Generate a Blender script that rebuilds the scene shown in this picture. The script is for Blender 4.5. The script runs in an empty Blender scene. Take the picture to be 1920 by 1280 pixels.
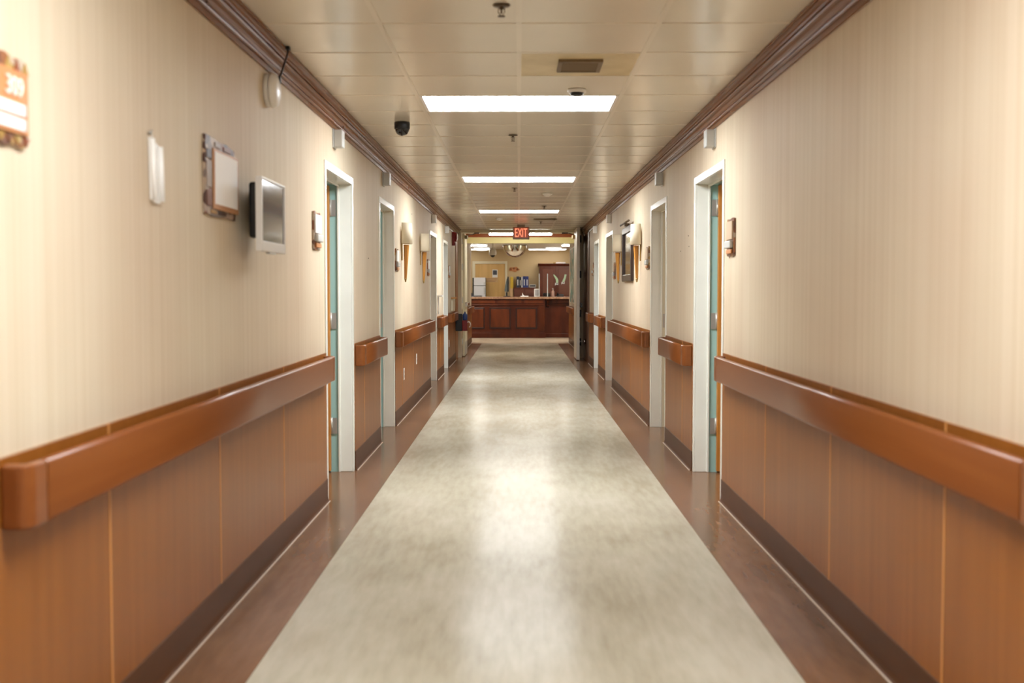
import bpy, bmesh, math, random
from mathutils import Vector, Matrix

random.seed(7)
sc = bpy.context.scene
COL = sc.collection
PI = math.pi

# ------------------------------------------------------------------ camera
cam_d = bpy.data.cameras.new('camera')
cam_d.sensor_fit = 'HORIZONTAL'
cam_d.sensor_width = 36.0
cam_d.lens = 40.0
cam_d.clip_start = 0.05
cam_d.clip_end = 200
cam = bpy.data.objects.new('camera', cam_d)
cam.location = (0.0, 0.0, 1.30)
cam.rotation_euler = (math.radians(90 - 2.59), 0.0, math.radians(0.35))
cam_d.dof.use_dof = True
cam_d.dof.focus_distance = 13.0
cam_d.dof.aperture_fstop = 2.6
COL.objects.link(cam)
sc.camera = cam

# ------------------------------------------------------------------ world, exposure
world = bpy.data.worlds.new('world')
sc.world = world
world.use_nodes = True
world.node_tree.nodes['Background'].inputs[0].default_value = (0.9, 0.8, 0.65, 1)
world.node_tree.nodes['Background'].inputs[1].default_value = 0.05
vs = sc.view_settings
vs.view_transform = 'Standard'
vs.look = 'None'
vs.gamma = 1.0
vs.use_curve_mapping = False
vs.exposure = 0.0
try:
    sc.cycles.use_denoising = True
    sc.cycles.max_bounces = 10
    sc.cycles.diffuse_bounces = 6
    sc.cycles.sample_clamp_indirect = 6.0
except Exception:
    pass
LIGHT = 38.0         # emission of the ceiling light lenses

# ------------------------------------------------------------------ materials
def srgb(r, g, b):
    def f(c):
        c /= 255.0
        return c / 12.92 if c <= 0.04045 else ((c + 0.055) / 1.055) ** 2.4
    return (f(r), f(g), f(b), 1.0)

MATS = {}
def mat(name, col, rough=0.5, metal=0.0, emit=None, es=0.0, trans=0.0, coat=0.0, spec=0.5,
        var=0.0, vscale=(8, 8, 8), bump=0.0, bscale=None, ior=1.45, col2=None, ramp=(0.35, 0.65), detail=4.0):
    if name in MATS:
        return MATS[name]
    m = bpy.data.materials.new(name)
    m.use_nodes = True
    nt = m.node_tree
    p = nt.nodes['Principled BSDF']
    p.inputs['Base Color'].default_value = col
    p.inputs['Roughness'].default_value = rough
    p.inputs['Metallic'].default_value = metal
    p.inputs['IOR'].default_value = ior
    p.inputs['Specular IOR Level'].default_value = spec
    p.inputs['Transmission Weight'].default_value = trans
    p.inputs['Coat Weight'].default_value = coat
    p.inputs['Coat Roughness'].default_value = 0.12
    if emit:
        p.inputs['Emission Color'].default_value = emit
        p.inputs['Emission Strength'].default_value = es
    tc = mp = None
    def coords(s):
        tc = nt.nodes.new('ShaderNodeTexCoord')
        mp = nt.nodes.new('ShaderNodeMapping')
        mp.inputs['Scale'].default_value = s
        nt.links.new(tc.outputs['Object'], mp.inputs['Vector'])
        return mp
    if var > 0 or col2:
        mp = coords(vscale)
        n = nt.nodes.new('ShaderNodeTexNoise')
        n.inputs['Scale'].default_value = 1.0
        n.inputs['Detail'].default_value = detail
        nt.links.new(mp.outputs[0], n.inputs['Vector'])
        r = nt.nodes.new('ShaderNodeValToRGB')
        if col2 is None:
            lo = tuple(max(0, c * (1 - var)) for c in col[:3]) + (1,)
            hi = tuple(min(1, c * (1 + var)) for c in col[:3]) + (1,)
        else:
            lo, hi = col, col2
        r.color_ramp.elements[0].color = lo
        r.color_ramp.elements[1].color = hi
        r.color_ramp.elements[0].position = ramp[0]
        r.color_ramp.elements[1].position = ramp[1]
        nt.links.new(n.outputs['Fac'], r.inputs['Fac'])
        nt.links.new(r.outputs['Color'], p.inputs['Base Color'])
    if bump > 0:
        mp2 = coords(bscale or vscale)
        n2 = nt.nodes.new('ShaderNodeTexNoise')
        n2.inputs['Scale'].default_value = 1.0
        n2.inputs['Detail'].default_value = 3.0
        nt.links.new(mp2.outputs[0], n2.inputs['Vector'])
        b = nt.nodes.new('ShaderNodeBump')
        b.inputs['Strength'].default_value = bump
        b.inputs['Distance'].default_value = 0.01
        nt.links.new(n2.outputs['Fac'], b.inputs['Height'])
        nt.links.new(b.outputs['Normal'], p.inputs['Normal'])
    MATS[name] = m
    return m

def wallpaper():
    m = bpy.data.materials.new('striped_wallpaper')
    m.use_nodes = True
    nt = m.node_tree
    p = nt.nodes['Principled BSDF']
    p.inputs['Roughness'].default_value = 0.62
    p.inputs['Specular IOR Level'].default_value = 0.2
    tc = nt.nodes.new('ShaderNodeTexCoord')
    def layer(scale, lo, hi, a=0.35, b=0.65):
        mp = nt.nodes.new('ShaderNodeMapping')
        mp.inputs['Scale'].default_value = scale
        nt.links.new(tc.outputs['Object'], mp.inputs['Vector'])
        n = nt.nodes.new('ShaderNodeTexNoise')
        n.inputs['Scale'].default_value = 1.0
        n.inputs['Detail'].default_value = 2.0
        nt.links.new(mp.outputs[0], n.inputs['Vector'])
        r = nt.nodes.new('ShaderNodeValToRGB')
        r.color_ramp.elements[0].position = a
        r.color_ramp.elements[1].position = b
        r.color_ramp.elements[0].color = lo
        r.color_ramp.elements[1].color = hi
        nt.links.new(n.outputs['Fac'], r.inputs['Fac'])
        return r
    base = layer((1, 26, 0.12), srgb(211, 198, 173), srgb(217, 205, 182))
    pin = layer((1, 120, 0.4), srgb(249, 246, 242), srgb(255, 255, 255), 0.3, 0.6)
    blot = layer((0.6, 0.9, 0.8), srgb(240, 230, 226), srgb(255, 255, 255), 0.3, 0.7)
    def mul(a, b):
        x = nt.nodes.new('ShaderNodeMix')
        x.data_type = 'RGBA'
        x.blend_type = 'MULTIPLY'
        x.inputs[0].default_value = 1.0
        nt.links.new(a, x.inputs[6]); nt.links.new(b, x.inputs[7])
        return x.outputs[2]
    o = mul(mul(base.outputs['Color'], pin.outputs['Color']), blot.outputs['Color'])
    nt.links.new(o, p.inputs['Base Color'])
    return m

def floor_vinyl(name, cols, rough, sc1=(1.9, 0.8, 1), sc2=(26, 4, 1), spec=0.06):
    m = bpy.data.materials.new(name)
    m.use_nodes = True
    nt = m.node_tree
    p = nt.nodes['Principled BSDF']
    p.inputs['Specular IOR Level'].default_value = spec
    tc = nt.nodes.new('ShaderNodeTexCoord')
    def noise(scale, det):
        mp = nt.nodes.new('ShaderNodeMapping')
        mp.inputs['Scale'].default_value = scale
        nt.links.new(tc.outputs['Object'], mp.inputs['Vector'])
        n = nt.nodes.new('ShaderNodeTexNoise')
        n.inputs['Scale'].default_value = 1.0
        n.inputs['Detail'].default_value = det
        nt.links.new(mp.outputs[0], n.inputs['Vector'])
        return n
    a, b = noise(sc1, 5), noise(sc2, 4)
    add = nt.nodes.new('ShaderNodeMix')
    add.inputs[0].default_value = 0.32
    nt.links.new(a.outputs['Fac'], add.inputs[2]); nt.links.new(b.outputs['Fac'], add.inputs[3])
    r = nt.nodes.new('ShaderNodeValToRGB')
    r.color_ramp.elements[0].position = 0.36
    r.color_ramp.elements[1].position = 0.64
    r.color_ramp.elements[0].color = cols[0]
    r.color_ramp.elements[1].color = cols[2]
    e = r.color_ramp.elements.new(0.5)
    e.color = cols[1]
    nt.links.new(add.outputs[0], r.inputs['Fac'])
    nt.links.new(r.outputs['Color'], p.inputs['Base Color'])
    rr = nt.nodes.new('ShaderNodeMapRange')
    rr.inputs['To Min'].default_value = rough[0]
    rr.inputs['To Max'].default_value = rough[1]
    nt.links.new(a.outputs['Fac'], rr.inputs['Value'])
    nt.links.new(rr.outputs[0], p.inputs['Roughness'])
    bp = nt.nodes.new('ShaderNodeBump')
    bp.inputs['Strength'].default_value = 0.05
    bp.inputs['Distance'].default_value = 0.004
    c = noise((9, 5, 1), 2)
    nt.links.new(c.outputs['Fac'], bp.inputs['Height'])
    nt.links.new(bp.outputs['Normal'], p.inputs['Normal'])
    return m

def mosaic(name, cols, scale):
    m = bpy.data.materials.new(name)
    m.use_nodes = True
    nt = m.node_tree
    p = nt.nodes['Principled BSDF']
    p.inputs['Roughness'].default_value = 0.5
    tc = nt.nodes.new('ShaderNodeTexCoord')
    v = nt.nodes.new('ShaderNodeTexVoronoi')
    v.inputs['Scale'].default_value = scale
    nt.links.new(tc.outputs['Object'], v.inputs['Vector'])
    sep = nt.nodes.new('ShaderNodeSeparateColor')
    nt.links.new(v.outputs['Color'], sep.inputs[0])
    r = nt.nodes.new('ShaderNodeValToRGB')
    r.color_ramp.interpolation = 'CONSTANT'
    for i, c in enumerate(cols):
        if i == 0:
            e = r.color_ramp.elements[0]
        elif i == 1:
            e = r.color_ramp.elements[1]
        else:
            e = r.color_ramp.elements.new(i / len(cols))
        e.position = i / len(cols)
        e.color = c
    nt.links.new(sep.outputs[0], r.inputs['Fac'])
    nt.links.new(r.outputs['Color'], p.inputs['Base Color'])
    return m

M_WALL = wallpaper()
M_FLOOR = floor_vinyl('beige_vinyl', [srgb(168, 160, 140), srgb(183, 176, 157), srgb(195, 189, 172)], (0.16, 0.23), spec=0.018)
M_FBROWN = floor_vinyl('brown_vinyl', [srgb(98, 68, 44), srgb(117, 82, 54), srgb(134, 98, 68)], (0.15, 0.24), spec=0.2)
M_FPINK = floor_vinyl('pale_vinyl', [srgb(172, 154, 132), srgb(182, 164, 142), srgb(192, 175, 154)], (0.15, 0.26))
M_CEIL = mat('ceiling_tile_vinyl', srgb(233, 225, 209), 0.18, var=0.02, vscale=(1.5, 1.5, 1.5), spec=0.5, bump=0.03, bscale=(5, 5, 5))
M_TEE = mat('tee_bar_paint', srgb(236, 228, 213), 0.25)
M_YTILE = mat('aged_yellow_tile', srgb(206, 186, 138), 0.3, col2=srgb(224, 206, 164), vscale=(5, 5, 5))
M_SLAB = mat('slab_paint', srgb(200, 190, 170), 0.6)
M_LOBCEIL = mat('white_ceiling_paint', srgb(232, 228, 220), 0.5)
M_PANEL = mat('wood_laminate', srgb(134, 77, 22), 0.36, spec=0.42, col2=srgb(148, 89, 32), vscale=(22, 22, 0.9), ramp=(0.3, 0.7))
M_JOINT = mat('orange_joint_strip', srgb(206, 144, 80), 0.4)
M_BASE = mat('brown_vinyl_base', srgb(84, 49, 23), 0.42, spec=0.25, var=0.08, vscale=(3, 3, 10))
M_CAULK = mat('white_caulk', srgb(206, 190, 172), 0.6)
M_RAIL = mat('rail_vinyl_wood', srgb(124, 69, 32), 0.30, col2=srgb(130, 75, 36), vscale=(30, 1.2, 30))
M_CROWN = mat('crown_wood', srgb(116, 70, 40), 0.27, spec=0.2, col2=srgb(122, 76, 44), vscale=(25, 0.8, 25))
M_CASING = mat('white_frame_paint', srgb(236, 237, 228), 0.25, var=0.03, vscale=(4, 4, 4))
M_TEAL = mat('teal_frame_paint', srgb(158, 200, 198), 0.35)
M_CREAMJ = mat('cream_frame_paint', srgb(220, 212, 186), 0.3)
M_DOORWOOD = mat('orange_oak_veneer', srgb(190, 122, 48), 0.4, col2=srgb(214, 150, 76), vscale=(16, 16, 0.8))
M_ROOMWALL = mat('room_wall_paint', srgb(190, 186, 164), 0.6)
M_STEEL = mat('brushed_steel', srgb(190, 188, 182), 0.35, metal=0.6)
M_CHROME = mat('chrome', srgb(220, 220, 220), 0.12, metal=1.0)
M_BLACK = mat('black_plastic', srgb(22, 22, 24), 0.35)
M_WHITE = mat('white_plastic', srgb(236, 234, 230), 0.35)
M_GREYP = mat('grey_plastic', srgb(190, 190, 186), 0.4)
M_LENS = mat('lit_acrylic_lens', srgb(255, 255, 255), 0.4, emit=(0.96, 1.0, 1.03, 1), es=LIGHT)
M_LENS2 = mat('lit_lobby_lens', srgb(255, 255, 255), 0.4, emit=(1.0, 0.97, 0.88, 1), es=38.0)
M_SCREEN = mat('dark_screen_glass', srgb(40, 36, 30), 0.08, spec=1.0, coat=0.6, ior=1.8)
M_SHADE = mat('cream_linen_shade', srgb(238, 226, 200), 0.7)
M_STEM = mat('honey_wood', srgb(176, 116, 46), 0.3, col2=srgb(206, 146, 68), vscale=(40, 40, 2))
M_BRASS = mat('aged_brass', srgb(176, 146, 90), 0.3, metal=0.8)
M_TAN = mat('tan_sign_plastic', srgb(188, 126, 76), 0.45)
M_PALETXT = mat('pale_lettering', srgb(246, 232, 222), 0.5)
M_MOS1 = mosaic('collage_warm', [srgb(120, 70, 38), srgb(160, 128, 66), srgb(98, 60, 42), srgb(176, 158, 138), srgb(140, 86, 50)], 28)
M_MOS2 = mosaic('collage_grey', [srgb(122, 106, 96), srgb(78, 48, 34), srgb(158, 138, 122), srgb(120, 72, 46), srgb(172, 150, 128)], 16)
M_PAPER = mat('white_paper', srgb(240, 238, 236), 0.6)
M_DKFRAME = mat('dark_frame_wood', srgb(52, 36, 30), 0.3)
M_RED = mat('alarm_red', srgb(130, 18, 14), 0.3)
M_DRED = mat('dark_red_plastic', srgb(120, 20, 20), 0.35)
M_BLUE = mat('blue_label', srgb(48, 72, 130), 0.4)
M_MIRROR = mat('mirror_acrylic', srgb(235, 235, 235), 0.04, metal=1.0)
M_MAHOG = mat('mahogany', srgb(62, 24, 11), 0.3, spec=0.25, col2=srgb(80, 34, 16), vscale=(6, 6, 1.5))
M_MAHOG2 = mat('mahogany_panel', srgb(74, 33, 14), 0.3, spec=0.25, col2=srgb(96, 45, 21), vscale=(6, 6, 1.5))
M_WORKTOP = mat('brown_stone_top', srgb(128, 92, 70), 0.22, col2=srgb(160, 124, 98), vscale=(20, 20, 20))
M_LOBWALL = mat('tan_lobby_paint', srgb(208, 182, 138), 0.6)
M_YELLOWW = mat('lamp_yellowed_soffit', srgb(236, 224, 160), 0.5)  # soffit colour carries the yellow of the lamp light falling on it
M_GLASS = mat('clear_acrylic', (1, 1, 1, 1), 0.02, trans=1.0, ior=1.1, spec=0.3)
M_GLEDGE = mat('acrylic_edge', srgb(200, 206, 206), 0.2)
M_ARMO = mat('armoire_cherry', srgb(92, 40, 24), 0.3, col2=srgb(112, 52, 32), vscale=(8, 8, 1.5))
M_OAK = mat('pale_oak', srgb(206, 162, 92), 0.4, col2=srgb(222, 180, 112), vscale=(9, 9, 0.8))
M_SINAGE = mat('exit_grey_case', srgb(150, 130, 112), 0.4)
M_EXITR = mat('exit_red_glow', srgb(255, 90, 50), 0.4, emit=(1.0, 0.33, 0.17, 1), es=1.25)
M_EXITP = mat('exit_panel', srgb(150, 84, 62), 0.3, emit=(1.0, 0.14, 0.05, 1), es=0.16)
M_BRONZE = mat('dark_bronze', srgb(92, 76, 58), 0.4, metal=0.3)
M_CABLE = mat('dark_cable', srgb(50, 36, 28), 0.5)

# ------------------------------------------------------------------ mesh helpers
class MB:
    def __init__(s):
        s.v = []; s.f = []; s.mi = []; s.smooth = []
        s.cur = 0
    def add(s, vs_, fs, smooth=False):
        n = len(s.v)
        s.v += [tuple(v) for v in vs_]
        for f in fs:
            s.f.append(tuple(i + n for i in f)); s.mi.append(s.cur); s.smooth.append(smooth)
        return s
    def box(s, x0, x1, y0, y1, z0, z1):
        if x0 > x1: x0, x1 = x1, x0
        if y0 > y1: y0, y1 = y1, y0
        if z0 > z1: z0, z1 = z1, z0
        v = [(x0, y0, z0), (x1, y0, z0), (x1, y1, z0), (x0, y1, z0), (x0, y0, z1), (x1, y0, z1), (x1, y1, z1), (x0, y1, z1)]
        return s.add(v, [(3, 2, 1, 0), (4, 5, 6, 7), (0, 1, 5, 4), (1, 2, 6, 5), (2, 3, 7, 6), (3, 0, 4, 7)])
    def prism(s, pts, fn, a, b, smooth=False):
        """pts: 2-D outline; fn(p, q, t) -> xyz; extruded from t=a to t=b"""
        n = len(pts)
        v = [fn(p[0], p[1], a) for p in pts] + [fn(p[0], p[1], b) for p in pts]
        s.add(v, [tuple(range(n)), tuple(range(2 * n - 1, n - 1, -1))])
        m = len(s.v) - 2 * n
        for i in range(n):
            j = (i + 1) % n
            s.f.append((m + i, m + n + i, m + n + j, m + j)); s.mi.append(s.cur); s.smooth.append(smooth)
        return s
    def lathe(s, prof, c, axis='z', n=20, arc=(0, 2 * PI), smooth=True):
        full = abs(arc[1] - arc[0] - 2 * PI) < 1e-6
        k = n if full else n + 1
        v = []
        for i in range(k):
            t = arc[0] + (arc[1] - arc[0]) * i / n
            for r, h in prof:
                a, b = r * math.cos(t), r * math.sin(t)
                if axis == 'z': v.append((c[0] + a, c[1] + b, c[2] + h))
                elif axis == 'x': v.append((c[0] + h, c[1] + a, c[2] + b))
                else: v.append((c[0] + a, c[1] + h, c[2] + b))
        m = len(prof)
        f = []
        for i in range(n):
            j = (i + 1) % k
            for q in range(m - 1):
                f.append((i * m + q, j * m + q, j * m + q + 1, i * m + q + 1))
        return s.add(v, f, smooth)
    def tube(s, pts, r, n=8):
        pts = [Vector(p) for p in pts]
        v = []
        for i, p in enumerate(pts):
            d = (pts[min(i + 1, len(pts) - 1)] - pts[max(i - 1, 0)]).normalized()
            up = Vector((0, 0, 1)) if abs(d.z) < 0.95 else Vector((1, 0, 0))
            u = d.cross(up).normalized(); w = d.cross(u)
            rr = r[i] if isinstance(r, (list, tuple)) else r
            for k in range(n):
                t = 2 * PI * k / n
                v.append(p + u * math.cos(t) * rr + w * math.sin(t) * rr)
        f = []
        for i in range(len(pts) - 1):
            for k in range(n):
                l = (k + 1) % n
                f.append((i * n + k, i * n + l, (i + 1) * n + l, (i + 1) * n + k))
        f.append(tuple(range(n))); f.append(tuple(range(len(v) - 1, len(v) - 1 - n, -1)))
        return s.add(v, f, True)
    def mesh(s, name, mats):
        me = bpy.data.meshes.new(name)
        me.from_pydata(s.v, [], s.f)
        for m in (mats if isinstance(mats, (list, tuple)) else [mats]):
            me.materials.append(m)
        for p, i, sm in zip(me.polygons, s.mi, s.smooth):
            p.material_index = i; p.use_smooth = sm
        bm = bmesh.new(); bm.from_mesh(me)
        bmesh.ops.recalc_face_normals(bm, faces=bm.faces)
        bm.to_mesh(me); bm.free()
        return me
    def build(s, name, mats, parent=None, bevel=0.0, seg=2):
        o = bpy.data.objects.new(name, s.mesh(name, mats))
        COL.objects.link(o)
        if parent is not None:
            o.parent = parent
            o.matrix_parent_inverse = parent_matrix(parent).inverted()
        if bevel > 0:
            b = o.modifiers.new('bevel', 'BEVEL')
            b.width = bevel; b.segments = seg; b.limit_method = 'ANGLE'; b.angle_limit = math.radians(40)
            b.harden_normals = False
        return o

def parent_matrix(o):
    m = Matrix.LocRotScale(o.location, o.rotation_euler, o.scale)
    if o.parent is not None:
        return parent_matrix(o.parent) @ o.matrix_parent_inverse @ m
    return m

def empty(name, loc=(0, 0, 0)):
    o = bpy.data.objects.new(name, None)
    o.empty_display_size = 0.1
    o.location = loc
    COL.objects.link(o)
    return o

def tag(o, label, cat, group=None, kind=None):
    o['label'] = label
    o['category'] = cat
    if group: o['group'] = group
    if kind: o['kind'] = kind
    return o

def box(name, m, x0, x1, y0, y1, z0, z1, parent=None, bevel=0.0):
    return MB().box(x0, x1, y0, y1, z0, z1).build(name, m, parent, bevel)

def text_mesh(txt, size, depth=0.002):
    cu = bpy.data.curves.new('lettering', 'FONT')
    cu.body = txt; cu.size = size; cu.extrude = depth
    cu.align_x = 'CENTER'; cu.align_y = 'CENTER'
    o = bpy.data.objects.new('lettering', cu)
    COL.objects.link(o)
    bpy.context.view_layer.update()
    me = bpy.data.meshes.new_from_object(o)
    COL.objects.unlink(o)
    bpy.data.objects.remove(o)
    return me

# ------------------------------------------------------------------ dimensions (metres)
XL, XR = -1.19, 1.255          # corridor wall faces
CZ = 2.46                      # corridor ceiling
TH = 0.148                     # wall thickness
Y0 = -4.12                     # wall behind the photographer
YD = 22.05                     # fire door plane
YE = 28.4                      # end of the corridor walls
YB = 32.8                      # back wall of the nurse station
DOORS = [(6.97, 8.15), (9.68, 10.83), (15.2, 16.38), (17.88, 18.97)]
DH = 2.095                     # frame height
SIDES = (('left', XL, -1), ('right', XR, 1))     # face x, outward direction

# ------------------------------------------------------------------ floor
fl = box('floor', M_SLAB, -4.6, 4.6, Y0 - 0.2, YB + 0.2, -0.12, -0.003)
tag(fl, 'glossy vinyl corridor floor with beige centre and brown side bands', 'floor', kind='structure')
box('centre_strip', M_FLOOR, -0.905, 0.95, Y0, 27.6, -0.003, 0.0, fl)
box('side_strip', M_FBROWN, -4.5, -0.906, Y0, 27.6, -0.003, 0.0, fl)
box('side_strip', M_FBROWN, 0.951, 4.5, Y0, 27.6, -0.003, 0.0, fl)
box('cross_strip', M_FPINK, -4.5, 4.5, 27.601, YB, -0.003, 0.0, fl)

# ------------------------------------------------------------------ walls with door openings
for side, X, s in SIDES:
    w = MB()
    ys = [Y0 - 0.1]
    for a, b in DOORS:
        ys += [a + 0.03, b - 0.03]
    ys += [YE]
    for i in range(0, len(ys), 2):
        w.box(X, X + s * TH, ys[i], ys[i + 1], 0.0, 2.56)
    for a, b in DOORS:
        w.box(X, X + s * TH, a + 0.03, b - 0.03, DH - 0.03, 2.56)
    wall = w.build('wall_' + side, M_WALL)
    tag(wall, 'cream pin-striped papered wall on the %s with wood wainscot' % side, 'wall', kind='structure')
    # wainscot segments
    segs = [(Y0, 6.96, [-2.85, -1.62, -0.40, 0.82, 2.03, 3.25, 4.46, 5.68] if s < 0 else [-2.8, -1.57, -0.35, 0.87, 2.09, 3.31, 4.53, 5.73]),
            (8.16, 9.67, [8.66]), (10.84, 15.19, [11.48, 12.68, 13.88]), (16.39, 17.87, [17.1]), (18.98, 20.2 if s > 0 else 21.2, [20.1] if s < 0 else []),
            (22.3, YE, [23.5, 24.7, 25.9, 27.1])]
    bb = empty('baseboard_' + side, (X, 0, 0))
    tag(bb, 'dark brown vinyl base along the %s wall with white caulk line' % side, 'baseboard', kind='structure')
    for a, b, joints in segs:
        cuts = [a] + joints + [b]
        for i in range(len(cuts) - 1):
            box('wood_panel', M_PANEL, X - s * 0.001, X - s * 0.010, cuts[i] + 0.0062, cuts[i + 1] - 0.0062, 0.138, 0.915, wall)
        for j in joints:
            box('joint_strip', M_JOINT, X - s * 0.001, X - s * 0.0112, j - 0.006, j + 0.006, 0.138, 0.915, wall)
        st = MB()
        o_ = [(0, 0.0), (0.024, 0.0), (0.016, 0.010), (0.013, 0.03), (0.013, 0.136), (0.010, 0.140), (0, 0.140)]
        st.prism(o_, lambda p, q, t, X=X, s=s: (X - s * p, t, q), a + 0.001, b - 0.001)
        strip = st.build('base_strip', M_BASE, bb)
        box('caulk_line', M_CAULK, X - s * 0.0235, X - s * 0.029, a + 0.002, b - 0.002, 0.0, 0.004, strip)
    for hy, hz in (((8.45, 1.70), (8.42, 1.62), (8.85, 1.60)) if s > 0 else ((12.65, 2.14), (9.0, 1.55))):
        MB().lathe([(0, 0.0005), (0.005, 0.0005), (0.004, 0.003), (0, 0.004)], (0, 0, 0), 'x', 8).build('nail_head', M_DKFRAME, wall).matrix_local = Matrix.Translation((X, hy, hz)) @ Matrix.Scale(-s, 4, (1, 0, 0))
    # full height wood cladding beside the fire doors
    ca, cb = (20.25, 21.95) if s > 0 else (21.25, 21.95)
    cl = M_PANEL if s < 0 else mat('shade_darkened_cladding', srgb(92, 58, 40), 0.4, var=0.15, vscale=(12, 12, 1))  # right board coloured darker for the shade behind the open leaf
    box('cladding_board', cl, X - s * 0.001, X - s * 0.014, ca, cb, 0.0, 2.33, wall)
    # rooms beyond the doors
    rw = box('wall_room_' + side, M_ROOMWALL, s * 4.5, s * 4.6, Y0 - 0.1, YE, 0.0, 2.56)
    tag(rw, 'plain painted far wall of the rooms on the %s' % side, 'wall', kind='structure')
    for yy in (Y0 - 0.1, 2.5, 13.0, YE - 0.1):
        pw = box('wall_partition_' + side, M_ROOMWALL, X + s * (TH + 0.001), s * 4.499, yy, yy + 0.1, 0.0, 2.47)
        tag(pw, 'plain painted partition between the rooms on the %s' % side, 'wall', kind='structure', group='room partitions on the ' + side)

bw = box('wall_back', M_WALL, XL, XR, Y0 - 0.1, Y0, 0.0, 2.56)
tag(bw, 'cream papered wall closing the corridor behind the viewer', 'wall', kind='structure')

# ------------------------------------------------------------------ crown mouldings
def bead(cx, cz, r, a0, a1, n=4):
    return [(cx + r * math.cos(math.radians(a0 + (a1 - a0) * i / n)), cz + r * math.sin(math.radians(a0 + (a1 - a0) * i / n))) for i in range(n + 1)]
PROF = [(0, -0.130), (0.010, -0.130), (0.012, -0.104)] + bead(0.014, -0.096, 0.011, -80, 80) + [(0.014, -0.086), (0.020, -0.084), (0.022, -0.074), (0.027, -0.064), (0.035, -0.056)] + \
       bead(0.036, -0.047, 0.0115, -80, 80) + [(0.038, -0.036), (0.046, -0.034), (0.049, -0.026), (0.055, -0.019), (0.063, -0.015), (0.077, -0.013), (0.077, 0.0), (0, 0.0)]
for k, (side, X, s) in enumerate(SIDES):
    tr = empty('trim_%d' % (k + 1), (X, 0, CZ))
    tag(tr, 'stepped brown wood crown moulding along the top of the %s wall' % side, 'moulding', kind='structure')
    cuts = [Y0, 1.2, 4.3, 7.62 if s < 0 else 8.3, 12.1, 15.9, 19.6, 21.95]
    for a, b in zip(cuts[:-1], cuts[1:]):
        MB().prism(PROF, lambda p, q, t: (X - s * p, t, CZ + q), a + 0.0015, b - 0.0015).build('crown_length', M_CROWN, tr)

# ------------------------------------------------------------------ ceiling of lay-in tiles
ceil = MB().box(-4.6, 4.6, Y0 - 0.1, YD, 2.475, 2.57).build('ceiling', M_SLAB)
tag(ceil, 'suspended corridor ceiling of square satin tiles in a grid', 'ceiling', kind='structure')
MOD = 0.61
R0 = 6.86
cols_x = [(XL, -0.61), (-0.61, 0.0), (0.0, 0.61), (0.61, XR)]
LIGHT_ROWS = {-16, -8, 0, 8, 16}
tile_mesh = {}
def tile(x0, x1, y0, y1, m):
    w_, l_ = x1 - x0 - 0.004, y1 - y0 - 0.004
    key = (round(w_, 3), round(l_, 3), m.name)
    if key not in tile_mesh:
        tile_mesh[key] = MB().box(-w_ / 2, w_ / 2, -l_ / 2, l_ / 2, 0, 0.009).mesh('ceiling_tile', m)
    o = bpy.data.objects.new('ceiling_tile', tile_mesh[key])
    o.location = ((x0 + x1) / 2, (y0 + y1) / 2, CZ + 0.0022)
    o.parent = ceil
    COL.objects.link(o)
    return o
rows = list(range(-18, 25))
for r in rows:
    ya, yb = R0 + r * MOD, min(R0 + (r + 1) * MOD, YD)
    for c, (xa, xb) in enumerate(cols_x):
        if r in LIGHT_ROWS and c in (1, 2):
            continue
        t = tile(xa, xb, ya, yb, M_YTILE if (r == -2 and c == 2) else M_CEIL)
        if r == -2 and c == 2:
            t['label'] = 'yellowed tile with a vent grille'
for xg in (-0.61, 0.0, 0.61):
    brk = sorted(LIGHT_ROWS)
    ya = R0 - 18 * MOD
    for r in brk + [None]:
        yb = YD if r is None else R0 + r * MOD - 0.012
        if xg != 0.0:
            box('tee_bar', M_TEE, xg - 0.012, xg + 0.012, ya, (YD if r is None else R0 + (r + 1) * MOD - 0.012), CZ, CZ + 0.0021, ceil)
            ya = None if r is None else R0 + (r + 1) * MOD - 0.012
        else:
            box('tee_bar', M_TEE, -0.012, 0.012, ya, yb, CZ, CZ + 0.0021, ceil)
            ya = None if r is None else R0 + (r + 1) * MOD + 0.012
for r in range(-17, 25):
    yy = R0 + r * MOD
    box('tee_bar', M_TEE, XL + 0.07, -0.622, yy - 0.012, yy + 0.012, CZ, CZ + 0.0021, ceil)
    box('tee_bar', M_TEE, 0.622, XR - 0.07, yy - 0.012, yy + 0.012, CZ, CZ + 0.0021, ceil)
    box('tee_bar', M_TEE, -0.598, -0.012, yy - 0.012, yy + 0.012, CZ, CZ + 0.0021, ceil)
    box('tee_bar', M_TEE, 0.012, 0.598, yy - 0.012, yy + 0.012, CZ, CZ + 0.0021, ceil)

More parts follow.
